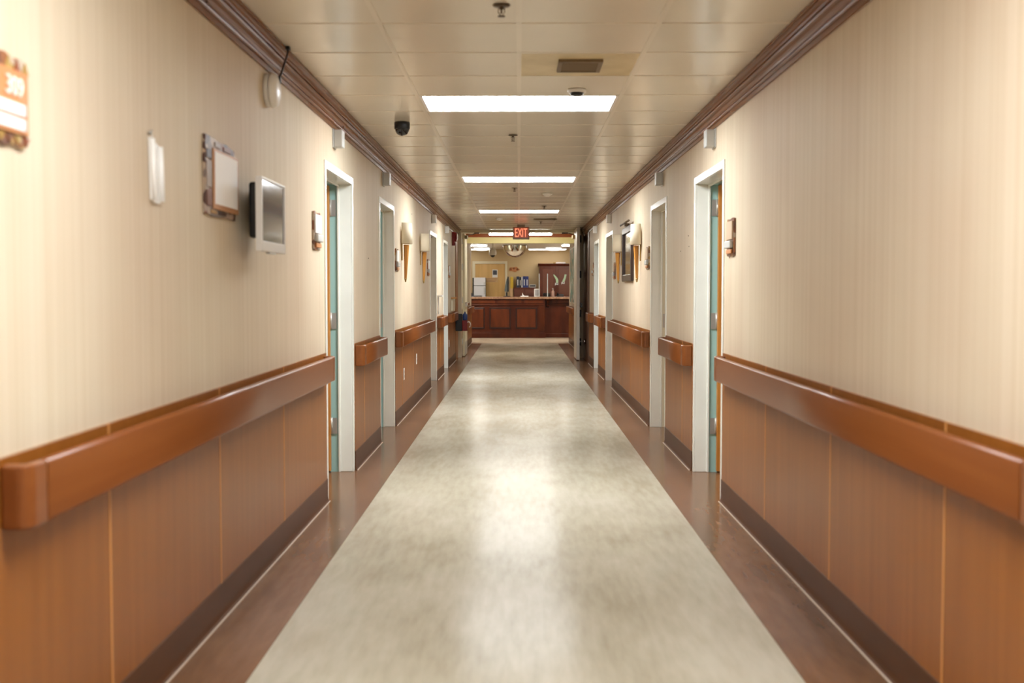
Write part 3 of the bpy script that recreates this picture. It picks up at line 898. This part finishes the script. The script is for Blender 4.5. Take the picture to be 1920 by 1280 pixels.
# left leaf, swung away from the corridor
lx = XL + 0.09
L1 = MB().box(lx, lx + 0.045, YD + 0.10, YD + 1.16, 0.015, 2.40).build('leaf', M_CREAMJ, D, 0.002)
for zz in (0.3, 1.1, 1.75, 2.25):
    box('hinge', M_STEEL, lx - 0.015, lx + 0.012, YD + 0.085, YD + 0.0995, zz - 0.06, zz + 0.06, L1)
pb = MB().box(lx + 0.0455, lx + 0.10, YD + 0.16, YD + 0.22, 0.98, 1.06).box(lx + 0.0455, lx + 0.10, YD + 0.95, YD + 1.05, 0.98, 1.06).box(lx + 0.085, lx + 0.105, YD + 0.22, YD + 0.95, 0.995, 1.045)
pb.build('panic_bar', M_CHROME, L1, 0.004)
box('closer_body', mat('closer_bronze', srgb(116, 104, 80), 0.4, metal=0.4), lx + 0.0455, lx + 0.10, YD + 0.12, YD + 0.40, 2.30, 2.36, L1, 0.003)
ca_ = MB().tube([(lx + 0.09, YD + 0.3, 2.37), (lx + 0.22, YD + 0.03, 2.382), (lx + 0.27, YD - 0.07, 2.392)], 0.008, 6)
ca_.box(lx + 0.24, lx + 0.34, YD - 0.075, YD - 0.02, 2.385, 2.404)
ca_.build('closer_arm', M_BLACK, L1)
box('kick_plate', M_STEEL, lx + 0.0455, lx + 0.047, YD + 0.14, YD + 1.12, 0.03, 0.28, L1)
# right leaf, swung towards the viewer
rx = 1.062
L2 = MB().box(rx, rx + 0.055, YD - 1.12, YD - 0.10, 0.015, 2.445).build('leaf', mat('pale_leaf_paint', srgb(206, 196, 184), 0.35), D, 0.002)
for zz in (0.3, 0.85, 1.60, 2.28):
    box('hinge', M_BLACK, rx + 0.056, rx + 0.135, YD - 0.125, YD - 0.101, zz - 0.07, zz + 0.07, L2)
hd_ = MB().tube([(rx + 0.0555, YD - 0.95, 0.345), (rx + 0.12, YD - 0.95, 0.345)], 0.012, 10)
hd_.tube([(rx + 0.056, YD - 0.95, 0.345), (rx + 0.075, YD - 0.95, 0.345)], 0.032, 14)
hd_.build('holder_arm', M_CHROME, L2)
MB().tube([(XR - 0.0145, YD - 0.95, 0.345), (rx + 0.1205, YD - 0.95, 0.345)], [0.045, 0.016], 14).build('holder_wall_plate', M_CHROME, D)
box('closer_body', M_BRASS, rx - 0.05, rx - 0.0005, YD - 0.45, YD - 0.16, 2.27, 2.34, L2, 0.003)
ca_ = MB().tube([(rx - 0.02, YD - 0.32, 2.35), (rx - 0.09, YD - 0.20, 2.382), (rx - 0.17, YD - 0.10, 2.392)], 0.008, 6)
ca_.box(rx - 0.24, rx - 0.12, YD - 0.10, YD - 0.0805, 2.380, 2.404)
ca_.build('closer_arm', M_BLACK, L2)
pb = MB().box(rx + 0.0555, rx + 0.11, YD - 1.06, YD - 0.99, 0.98, 1.06).box(rx + 0.0555, rx + 0.11, YD - 0.32, YD - 0.24, 0.98, 1.06).box(rx + 0.09, rx + 0.115, YD - 0.99, YD - 0.32, 0.995, 1.045)
pb.build('panic_bar', M_BLACK, L2, 0.004)

# extinguisher box by the left jamb
S = empty('extinguisher_box', (XL + 0.1, 21.0, 0.55))
tag(S, 'black box with red front and blue label hung beside the left fire door', 'extinguisher box')
box('case', M_BLACK, XL + 0.016, XL + 0.14, 21.02, 21.16, 0.54, 0.86, S, 0.005)
box('red_front', M_DRED, XL + 0.1405, XL + 0.235, 21.0, 21.16, 0.545, 0.74, S, 0.006)
bt = MB().lathe([(0, 0.742), (0.042, 0.742), (0.045, 0.76), (0.045, 0.84), (0.03, 0.865), (0.014, 0.875), (0.014, 0.90), (0, 0.90)], (XL + 0.19, 21.08, 0), 'z', 18)
bt.build('blue_bottle', M_BLUE, S)
MB().tube([(XL + 0.236, 21.06, 0.70)] + [(XL + 0.25 + 0.045 * math.sin(t), 21.06, 0.66 + 0.055 * math.cos(t)) for t in [0.3 * i for i in range(0, 10)]], 0.010, 8).build('white_loop', M_WHITE, S)

# ------------------------------------------------------------------ beyond the fire doors: ceiling, soffit
lc = MB().box(-4.6, 4.6, YD + 0.001, 24.5, 2.50, 2.57)
lc.box(-4.6, 4.6, 24.5, YB + 0.2, 2.465, 2.57)
lo = lc.build('ceiling_lobby', M_LOBCEIL)
tag(lo, 'plain white ceiling beyond the fire doors over the nurse station', 'ceiling', kind='structure')
sf = box('wall_soffit', M_YELLOWW, XL + 0.001, XR - 0.001, 24.5, 24.66, 2.305, 2.4995)
tag(sf, 'soft yellow soffit beam across the corridor beyond the fire doors', 'soffit', kind='structure')
tr = empty('trim_3', (0, 24.5, 2.43))
tag(tr, 'red-brown wooden band across the top of the yellow soffit', 'moulding', kind='structure')
M_BAND = mat('soffit_band_wood', srgb(150, 76, 34), 0.4)
MB().prism([(0, 2.43), (0.02, 2.43), (0.03, 2.445), (0.03, 2.48), (0.045, 2.4995), (0, 2.4995)], lambda p, q, t: (t, 24.4995 - p, q), XL + 0.002, XR - 0.002).build('band_length', M_BAND, tr)
S = empty('strip_light', (0.03, 23.1, 2.5))
tag(S, 'lit wraparound ceiling light seen just behind the exit sign', 'ceiling light')
box('housing', M_WHITE, -0.62, 0.68, 22.97, 23.23, 2.478, 2.4995, S)
pr = [(-0.12, 2.4775), (-0.115, 2.435), (-0.08, 2.412), (0.08, 2.412), (0.115, 2.435), (0.12, 2.4775)]
MB().prism(pr, lambda p, q, t: (t, 23.1 + p, q), -0.60, 0.66).build('lens', M_LENS2, S)
for xa in (-0.62, 0.6605):
    box('end_cap', M_WHITE, xa, xa + 0.019, 22.98, 23.22, 2.41, 2.4775, S)
# lobby side walls
for side, s in (('left', -1), ('right', 1)):
    o = box('wall_lobby_' + side, M_LOBWALL, s * 4.5, s * 4.6, YE + 0.001, YB + 0.2, 0, 2.56)
    tag(o, 'tan end wall of the nurse station lobby on the %s' % side, 'wall', kind='structure')
o = box('wall_far', M_LOBWALL, -4.5, 4.5, YB, YB + 0.1, 0, 2.465)
tag(o, 'tan painted far wall behind the nurse station', 'wall', kind='structure')
for xa, xb, yl, lb in ((-1.85, -0.80, 29.2, 'left before the nurse station'), (1.08, 2.1, 29.2, 'right before the nurse station'), (-1.75, -1.15, 32.2, 'left behind the nurse desk, added to brighten the station'), (0.25, 1.35, 32.2, 'right behind the nurse desk, added to brighten the station')):  # the rear pair is added to brighten the station
    S = empty('strip_light', ((xa + xb) / 2, yl, 2.465))
    tag(S, 'lit ceiling panel at the %s' % lb, 'ceiling light', 'lobby ceiling panels')
    box('housing', M_WHITE, xa, xb, yl - 0.3, yl + 0.3, 2.445, 2.4645, S)
    box('lens', M_LENS2 if yl < 30 else mat('added_rear_lens', srgb(255, 255, 255), 0.4, emit=(1.0, 0.98, 0.92, 1), es=3.5), xa + 0.03, xb - 0.03, yl - 0.27, yl + 0.27, 2.43, 2.4448, S)
for xx, lb in ((-1.02, 'left'), (0.95, 'right')):
    S = empty('round_light', (xx, 31.2, 2.465))
    tag(S, 'round lit ceiling drum above the %s end of the nurse desk' % lb, 'ceiling light', 'round lobby lights')
    MB().lathe([(0, 0), (0.20, 0), (0.20, -0.018), (0, -0.018)], (xx, 31.2, 2.4645), 'z', 24).build('pan', M_GREYP, S)
    MB().lathe([(0, -0.0182), (0.205, -0.0182), (0.225, -0.045), (0.20, -0.07), (0.12, -0.085), (0, -0.09)], (xx, 31.2, 2.4645), 'z', 24).build('glass_drum', mat('lit_drum_glass', srgb(250, 250, 250), 0.4, emit=(1.0, 0.98, 0.94, 1), es=2.5), S)
# mirror dome and white camera
S = empty('mirror_dome', (-0.11, 29.6, 2.465))
tag(S, 'half dome safety mirror on the ceiling before the nurse station', 'mirror')
pr = [(0.31 * math.cos(t), -0.31 * math.sin(t)) for t in [PI / 2 * i / 10 for i in range(11)]]
MB().lathe(pr, (-0.11, 29.6, 2.452), 'z', 32).build('dome', M_MIRROR, S)
MB().lathe([(0, 0), (0.325, 0), (0.325, -0.012), (0, -0.012)], (-0.11, 29.6, 2.4645), 'z', 32).build('rim', M_BLACK, S)
S = empty('dome_camera', (-0.645, 28.0, 2.465))
tag(S, 'white dome camera hanging from the ceiling left of the mirror', 'camera')
MB().lathe([(0, 0), (0.05, 0), (0.05, -0.02), (0.028, -0.03), (0.028, -0.14), (0.06, -0.15), (0.088, -0.19), (0.094, -0.28), (0.08, -0.31), (0, -0.31)], (-0.645, 28.0, 2.4645), 'z', 24).build('housing', M_WHITE, S)
MB().lathe([(0.06, -0.3102), (0.056, -0.33), (0.036, -0.355), (0, -0.365)], (-0.645, 28.0, 2.4645), 'z', 24).build('dome', mat('smoked_dome', srgb(14, 14, 16), 0.08), S)

# mural panel on the right wall beyond the doors
M_MUR = mosaic('mural_paint', [srgb(60, 140, 126), srgb(210, 214, 200), srgb(120, 170, 156), srgb(184, 150, 110), srgb(224, 224, 216), srgb(150, 150, 140)], 5)
S = empty('mural_panel', (XR, 26.2, 0.98))
tag(S, 'teal and white painted mural panel on the right wall past the fire doors', 'mural')
box('board', M_CREAMJ, XR - 0.0005, XR - 0.020, 24.9, 27.6, 0.99, 2.28, S)
box('painting', M_MUR, XR - 0.0202, XR - 0.022, 24.95, 27.55, 1.02, 2.25, S)

# ------------------------------------------------------------------ nurse station desk
DY = 30.9
S = empty('nurse_desk', (0, DY, 0))
tag(S, 'long panelled mahogany nurse station desk across the corridor end', 'desk')
bd = MB()
bd.box(-2.4, 0.70, DY + 0.02, DY + 0.5, 0.0, 1.055)
bd.box(0.70, 2.4, DY + 0.22, DY + 0.6, 0.0, 1.055)
bd.build('body', M_MAHOG, S)
box('plinth', M_MAHOG, -2.4, 0.72, DY - 0.012, DY + 0.019, 0.0, 0.13, S, 0.006)
box('plinth_cap', M_MAHOG, -2.4, 0.72, DY - 0.004, DY + 0.019, 0.1305, 0.16, S, 0.004)
box('plinth', M_MAHOG, 0.721, 2.4, DY + 0.195, DY + 0.219, 0.0, 0.11, S, 0.006)
for x0, x1 in ((-2.22, -1.52), (-1.38, -0.93), (-0.80, -0.225), (-0.09, 0.49)):
    fm = MB()
    fm.box(x0, x0 + 0.03, DY + 0.0, DY + 0.019, 0.25, 0.82); fm.box(x1 - 0.03, x1, DY, DY + 0.019, 0.25, 0.82)
    fm.box(x0 + 0.03, x1 - 0.03, DY, DY + 0.019, 0.25, 0.28); fm.box(x0 + 0.03, x1 - 0.03, DY, DY + 0.019, 0.79, 0.82)
    fo = fm.build('panel_moulding', mat('mahogany_dark', srgb(40, 14, 7), 0.3), S, 0.004)
    box('raised_panel', M_MAHOG2, x0 + 0.035, x1 - 0.035, DY + 0.004, DY + 0.0195, 0.285, 0.785, S, 0.006)
for x0, x1 in ((-2.2, -1.44), (-1.38, -0.66), (-0.58, 0.06), (0.14, 0.66)):
    box('frieze_panel', M_MAHOG2, x0, x1, DY + 0.006, DY + 0.0195, 0.94, 1.035, S, 0.005)
box('frieze_ledge', M_MAHOG2, -2.4, 0.70, DY - 0.010, DY + 0.019, 0.885, 0.905, S, 0.004)
for i in range(5):
    xx = 0.535 + i * 0.034
    box('flute', M_MAHOG2, xx, xx + 0.02, DY + 0.004, DY + 0.0195, 0.17, 0.87, S, 0.004)
cb_ = MB().prism([(0.0, 1.05), (-0.16, 1.05), (-0.165, 1.02), (-0.14, 0.99), (-0.10, 0.965), (-0.055, 0.90), (-0.05, 0.85), (0.0, 0.83)], lambda p, q, t: (t, DY + 0.219 + p, q), 0.745, 0.83)
cb_.build('corbel', M_MAHOG, S, 0.004)
box('frieze_panel', M_MAHOG2, 0.90, 1.55, DY + 0.206, DY + 0.2195, 0.94, 1.035, S, 0.005)
box('frieze_ledge', M_MAHOG2, 0.84, 2.4, DY + 0.19, DY + 0.219, 0.885, 0.905, S, 0.004)
WT = MB().box(-2.45, 2.45, DY - 0.05, DY + 0.62, 1.0555, 1.118).build('nurse_desk_worktop', M_WORKTOP, None, 0.008)
tag(WT, 'speckled brown worktop slab along the nurse station desk', 'worktop')
ZT = 1.1185

# acrylic shield
S = empty('acrylic_shield', (1.0, DY + 0.05, ZT))
tag(S, 'clear acrylic screen standing on the right of the nurse desk', 'screen')
for x0, x1 in ((0.56, 0.765), (0.785, 1.44)):
    g_ = box('pane', M_GLASS, x0, x1, DY + 0.04, DY + 0.046, ZT, 1.735, S)
for xx in (0.55, 0.775):
    box('edge_post', M_GLEDGE, xx - 0.009, xx + 0.009, DY + 0.037, DY + 0.049, ZT, 1.74, S)
# things on the worktop
S = empty('computer_monitor', (-0.30, 31.25, ZT))
tag(S, 'dark monitor seen edge-on standing on the nurse desk', 'monitor')
box('panel', M_BLACK, -0.312, -0.282, 31.05, 31.45, 1.25, 1.665, S, 0.004)
MB().prism([(-0.40, 1.27), (-0.314, 1.24), (-0.314, 1.63), (-0.335, 1.60), (-0.375, 1.42)], lambda p, q, t: (p, t, q), 31.14, 31.36).build('rear_shell', mat('slate_plastic', srgb(96, 104, 104), 0.4), S, 0.006)
box('stand', M_BLACK, -0.355, -0.315, 31.20, 31.30, 1.135, 1.2395, S)
box('foot', M_BLACK, -0.43, -0.24, 31.12, 31.38, ZT, 1.134, S, 0.004)
S = empty('keyboard', (-1.2, 31.05, ZT))
tag(S, 'black keyboard lying on the left of the nurse desk', 'keyboard')
box('base', M_BLACK, -1.40, -1.0, 30.95, 31.12, ZT, ZT + 0.02, S, 0.003)
for i in range(4):
    box('key_row', mat('key_grey', srgb(60, 62, 70), 0.5), -1.385, -1.015, 30.962 + i * 0.038, 30.992 + i * 0.038, ZT + 0.0203, ZT + 0.03, S)
S = empty('computer_tower', (-1.38, 31.3, ZT))
tag(S, 'low black device box at the left end of the nurse desk', 'device')
box('body', M_BLACK, -1.52, -1.24, 31.2, 31.42, ZT, ZT + 0.10, S, 0.004)
box('face', mat('dark_grey_face', srgb(50, 46, 52), 0.3), -1.50, -1.26, 31.197, 31.1995, ZT + 0.01, ZT + 0.09, S)
S = empty('paper_stack', (0.15, 31.02, ZT))
tag(S, 'pile of white papers with one upturned sheet on the nurse desk', 'papers')
box('sheets', M_PAPER, 0.045, 0.255, 30.93, 31.12, ZT, ZT + 0.022, S)
MB().prism([(0.09, ZT + 0.0223), (0.16, ZT + 0.0223), (0.115, ZT + 0.05), (0.095, ZT + 0.11)], lambda p, q, t: (p, t, q), 31.0, 31.006).build('folded_sheet', M_PAPER, S)
S = empty('card_stand', (0.49, 31.06, ZT))
tag(S, 'white framed grey card stand on the nurse desk', 'card stand')
box('frame', M_WHITE, 0.415, 0.565, 31.06, 31.08, ZT, 1.335, S, 0.004)
box('card', mat('grey_card', srgb(170, 168, 170), 0.5), 0.437, 0.543, 31.056, 31.0595, ZT + 0.025, 1.31, S)
box('foot', M_WHITE, 0.44, 0.54, 31.0805, 31.16, ZT, ZT + 0.01, S)
S = empty('pump_bottle', (0.93, 31.08, ZT))
tag(S, 'pale pink pump bottle behind the acrylic screen', 'bottle')
MB().lathe([(0, 0), (0.038, 0), (0.040, 0.01), (0.040, 0.13), (0.034, 0.15), (0.014, 0.165), (0.014, 0.175), (0, 0.175)], (0.93, 31.08, ZT), 'z', 18).build('bottle', mat('pale_pink_plastic', srgb(226, 190, 178), 0.35), S)
pm = MB().lathe([(0, 0.1752), (0.016, 0.1752), (0.016, 0.19), (0.005, 0.192), (0.005, 0.215), (0, 0.215)], (0.93, 31.08, ZT), 'z', 12)
pm.box(0.90, 0.942, 31.073, 31.087, ZT + 0.2155, ZT + 0.226)
pm.build('pump', M_WHITE, S)
S = empty('telephone', (1.13, 31.1, ZT))
tag(S, 'black desk telephone behind the acrylic screen', 'telephone')
MB().prism([(30.99, ZT), (31.2, ZT), (31.2, ZT + 0.07), (30.99, ZT + 0.025)], lambda p, q, t: (t, p, q), 1.03, 1.22).build('base', M_BLACK, S, 0.004)
MB().tube([(1.06, 31.03, ZT + 0.065), (1.06, 31.06, ZT + 0.078), (1.06, 31.14, ZT + 0.093), (1.06, 31.17, ZT + 0.09)], [0.022, 0.014, 0.014, 0.022], 10).build('handset', M_BLACK, S)
S = empty('printer', (0.76, 31.2, ZT))
tag(S, 'low dark grey machine behind the acrylic screen beside the bottle', 'printer')
box('body', mat('charcoal', srgb(44, 36, 36), 0.4), 0.66, 0.86, 31.15, 31.38, ZT, ZT + 0.09, S, 0.006)
box('lid', M_BLACK, 0.67, 0.85, 31.16, 31.37, ZT + 0.0903, ZT + 0.10, S, 0.003)
S = empty('hanging_bag', (1.39, DY - 0.1, 0.98))
tag(S, 'black bag hung over the right end of the nurse desk', 'bag')
MB().prism([(1.40, 1.00), (1.54, 0.97), (1.57, 1.12), (1.56, 1.28), (1.49, 1.26), (1.42, 1.14)], lambda p, q, t: (p, t, q), DY - 0.17, DY - 0.0505).build('body', M_BLACK, S, 0.02)
MB().tube([(1.52, DY - 0.06, 1.258), (1.53, DY - 0.05, 1.31), (1.54, DY, 1.31), (1.54, DY + 0.06, 1.26), (1.54, DY + 0.09, 1.122)], 0.008, 6).build('strap', M_GREYP, S)

# ------------------------------------------------------------------ back wall of the nurse station
D = empty('door_10', (-0.83, YB, 0))
tag(D, 'pale oak door in a cream frame behind the nurse desk', 'door', kind='structure')
fm = MB()
fm.box(-1.34, -1.26, YB - 0.03, YB - 0.0005, 0, 2.125); fm.box(-0.40, -0.335, YB - 0.03, YB - 0.0005, 0, 2.125); fm.box(-1.26, -0.40, YB - 0.03, YB - 0.0005, 2.05, 2.125)
fm.build('frame', mat('pale_frame', srgb(228, 216, 186), 0.4), D, 0.004)
lf = box('leaf', M_OAK, -1.258, -0.402, YB - 0.012, YB - 0.0005, 0.01, 2.048, D)
box('notice', M_WHITE, -0.765, -0.615, YB - 0.0145, YB - 0.0122, 1.66, 1.885, lf)
box('notice_print', mat('notice_dark', srgb(70, 72, 84), 0.5), -0.75, -0.632, YB - 0.0165, YB - 0.0147, 1.735, 1.865, lf)
pn = box('paper_notice', mat('tan_paper', srgb(206, 168, 118), 0.6), -0.96, -0.60, YB - 0.0143, YB - 0.0122, 1.52, 1.65, lf)
for i in range(3):
    box('print_line', mat('faint_print', srgb(160, 112, 76), 0.6), -0.94, -0.68 + 0.03 * i, YB - 0.0155, YB - 0.0145, 1.545 + i * 0.036, 1.556 + i * 0.036, lf)
lk = MB().lathe([(0, 0), (0.03, 0), (0.03, -0.01), (0.012, -0.012), (0.026, -0.04), (0.026, -0.06), (0, -0.066)], (-0.47, YB - 0.0122, 1.0), 'y', 14)
lk.build('knob', M_BRASS, lf)

S = empty('refrigerator', (-1.1, 32.2, 0))
tag(S, 'narrow white top-freezer refrigerator behind the nurse desk', 'refrigerator')
box('cabinet', M_BLACK, -1.31, -0.945, 32.10, 32.70, 0.02, 1.645, S, 0.006)
for z0_, z1_ in ((0.06, 1.415), (1.430, 1.65)):
    dd = box('refrigerator_door', mat('appliance_white', srgb(232, 232, 238), 0.3), -1.268, -0.943, 32.04, 32.099, z0_, z1_, S, 0.008)
    zh = z1_ - 0.09 if z0_ < 1 else z0_ + 0.04
    box('handle', M_GREYP, -0.985, -0.965, 32.02, 32.0398, zh - 0.03 if z0_ > 1 else zh - 0.15, zh + 0.05, dd, 0.003)

S = empty('wall_plaque', (-0.14, YB, 1.81))
tag(S, 'cut-out orange and tan plaque on the far wall above the binders', 'plaque')
o_ = []
for i in range(24):
    t = 2 * PI * i / 24
    rr = 1 + 0.16 * math.cos(5 * t + 0.6)
    o_.append((-0.14 + 0.145 * rr * math.cos(t), 1.892 + 0.068 * rr * math.sin(t)))
MB().prism(o_, lambda p, q, t: (p, YB - t, q), 0.0005, 0.012).build('board', mat('plaque_wood', srgb(196, 130, 76), 0.5), S)
for i, xx in enumerate((-0.24, -0.14, -0.045)):
    MB().lathe([(0, -0.0125), (0.036, -0.0125), (0.034, -0.02), (0, -0.022)], (xx, YB, 1.90 + 0.014 * (i % 2)), 'y', 10).build('ornament', mat('plaque_brown', srgb(150, 92, 52), 0.5), S)
box('text_strip', mat('plaque_peach', srgb(226, 158, 112), 0.5), -0.20, -0.08, YB - 0.0245, YB - 0.0222, 1.868, 1.886, S)

# cabinet behind the desk with binders
S = empty('low_cabinet', (0.1, 32.5, 0))
tag(S, 'dark wood cabinet carrying the binders behind the nurse desk', 'cabinet')
box('body', M_ARMO, -0.145, 0.47, 32.32, 32.795, 0.0, 1.34, S, 0.004)
box('top', M_ARMO, -0.16, 0.50, 32.30, 32.797, 1.3402, 1.37, S, 0.004)
for x0, x1 in ((-0.13, 0.155), (0.17, 0.455)):
    dd = box('cabinet_door', mat('armoire_panel', srgb(116, 62, 42), 0.35), x0, x1, 32.303, 32.3195, 0.08, 1.32, S, 0.004)
    box('knob', M_BRASS, (x1 - 0.03) if x0 < 0 else (x0 + 0.015), (x1 - 0.015) if x0 < 0 else (x0 + 0.03), 32.285, 32.3028, 1.1, 1.115, dd)
S = empty('side_cabinet', (-0.2, 32.6, 0))
tag(S, 'narrow tan cabinet below the yellow folder', 'cabinet')
box('body', mat('tan_laminate', srgb(210, 170, 124), 0.4), -0.255, -0.163, 32.38, 32.795, 0.0, 1.345, S, 0.003)
box('front', mat('tan_laminate', srgb(210, 170, 124), 0.4), -0.250, -0.168, 32.365, 32.3795, 0.05, 1.33, S, 0.003)
S = empty('folder', (-0.17, 32.5, 1.37))
tag(S, 'tall yellow folder at the left end of the binder row', 'folder')
box('cover', mat('folder_yellow', srgb(214, 178, 48), 0.5), -0.246, -0.163, 32.40, 32.70, 1.3455, 1.665, S, 0.004)
box('pages', mat('folder_pale', srgb(226, 206, 130), 0.6), -0.236, -0.173, 32.41, 32.69, 1.6652, 1.672, S)
bcols = [('navy', srgb(44, 52, 74)), ('black', srgb(30, 32, 36)), ('white', srgb(214, 214, 216)), ('blue', srgb(48, 60, 124)), ('violet blue', srgb(58, 66, 134))]
xb = -0.07
for i, (nm, c_) in enumerate(bcols):
    wd = (0.085, 0.05, 0.045, 0.085, 0.08)[i]
    S = empty('binder', (xb + wd / 2, 32.5, 1.37))
    tag(S, '%s ring binder standing in the row on the dark cabinet' % nm, 'binder', 'binders behind the nurse desk')
    hh = 1.37 + (0.315, 0.30, 0.30, 0.32, 0.318)[i]
    m_ = mat('binder_' + nm.replace(' ', '_'), c_, 0.45)
    box('cover', m_, xb, xb + wd - 0.003, 32.42, 32.70, 1.3705, hh, S, 0.004)
    box('spine_label', M_PAPER if nm != 'white' else mat('label_grey', srgb(120, 126, 136), 0.5), xb + wd * 0.3, xb + wd * 0.6, 32.417, 32.4198, 1.43, hh - 0.09, S)
    xb += wd
S = empty('radio', (0.40, 32.5, 1.37))
tag(S, 'small grey radio with dark display on the dark cabinet', 'radio')
box('body', M_GREYP, 0.295, 0.485, 32.40, 32.6, 1.3705, 1.455, S, 0.004)
box('display', M_BLACK, 0.315, 0.465, 32.396, 32.3998, 1.40, 1.435, S)

# armoire
S = empty('armoire', (1.03, 32.4, 0))
tag(S, 'tall dark cherry armoire behind the acrylic screen', 'armoire')
box('body', M_ARMO, 0.58, 1.52, 32.32, 32.795, 0.0, 1.98, S, 0.004)
MB().prism([(32.795, 1.9802), (32.31, 1.9802), (32.30, 1.995), (32.285, 2.02), (32.27, 2.03), (32.27, 2.05), (32.795, 2.05)], lambda p, q, t: (t, p, q), 0.54, 1.56).build('cornice', M_ARMO, S)
for x0, x1 in ((0.60, 1.045), (1.055, 1.50)):
    dd = box('armoire_door', M_ARMO, x0, x1, 32.30, 32.3195, 0.10, 1.95, S, 0.004)
    for z0_, z1_ in ((0.20, 0.95), (1.02, 1.88)):
        box('raised_panel', mat('armoire_panel', srgb(116, 62, 42), 0.35), x0 + 0.07, x1 - 0.07, 32.29, 32.2998, z0_, z1_, dd, 0.006)
    kx = x1 - 0.03 if x0 < 1 else x0 + 0.03
    MB().lathe([(0, 0), (0.008, 0), (0.014, -0.02), (0, -0.026)], (kx, 32.2998, 1.0), 'y', 10).build('knob', M_BRASS, dd)
MB().lathe([(0, 2.0502), (0.025, 2.0502), (0.02, 2.06), (0.03, 2.075), (0.012, 2.09), (0, 2.092)], (1.0, 32.33, 0), 'z', 14).build('finial', M_BRASS, S)
pp = box('paper_stack', M_PAPER, 1.06, 1.32, 32.35, 32.6, 2.0505, 2.09, None, 0.002)
tag(pp, 'flat white papers lying on top of the dark armoire', 'papers')

def streamer(pts, wd, label):
    S = empty('door_decoration', (pts[-1][0], 32.28, pts[-1][1]))
    tag(S, label, 'decoration', 'green decorations on the armoire')
    L_, R_ = [], []
    for i, ((px, pz), w_) in enumerate(zip(pts, wd)):
        L_.append((px - w_, pz)); R_.append((px + w_, pz))
    MB().prism(L_ + R_[::-1], lambda p, q, t: (p, 32.2895 - t, q), 0.0003, 0.006).build('ribbon', mat('pale_green_card', srgb(196, 222, 186), 0.5), S)
    ex, ez = pts[-1]
    MB().prism([(ex - 0.05, ez - 0.002), (ex + 0.04, ez - 0.002), (ex + 0.035, ez - 0.06), (ex - 0.02, ez - 0.045), (ex - 0.055, ez - 0.075)], lambda p, q, t: (p, 32.2895 - t, q), 0.0003, 0.007).build('tail', M_WHITE, S)
    MB().prism([(ex - 0.025, ez - 0.01), (ex + 0.025, ez - 0.01), (ex + 0.012, ez - 0.04)], lambda p, q, t: (p, 32.2895 - t, q), 0.0072, 0.009).build('tail_mark', M_BLACK, S)
streamer([(0.985, 1.74), (1.01, 1.70), (1.05, 1.65), (1.075, 1.60), (1.085, 1.55), (1.075, 1.50)], [0.010, 0.025, 0.034, 0.036, 0.034, 0.034], 'curved pale green hanging decoration on the left armoire door')
streamer([(1.32, 1.74), (1.31, 1.68), (1.295, 1.63), (1.275, 1.58), (1.255, 1.53)], [0.028, 0.026, 0.030, 0.034, 0.032], 'straighter pale green hanging decoration on the right armoire door')

# tan wall box at the far left of the station
S = empty('wall_phone', (-1.42, YB, 1.3))
tag(S, 'white wall telephone left of the oak door', 'telephone')
box('body', M_WHITE, -1.48, -1.40, YB - 0.05, YB - 0.0005, 1.36, 1.50, S, 0.006)
MB().tube([(-1.44, YB - 0.058, 1.50), (-1.44, YB - 0.066, 1.43), (-1.44, YB - 0.058, 1.36)], [0.014, 0.010, 0.014], 8).build('handset', M_GREYP, S)
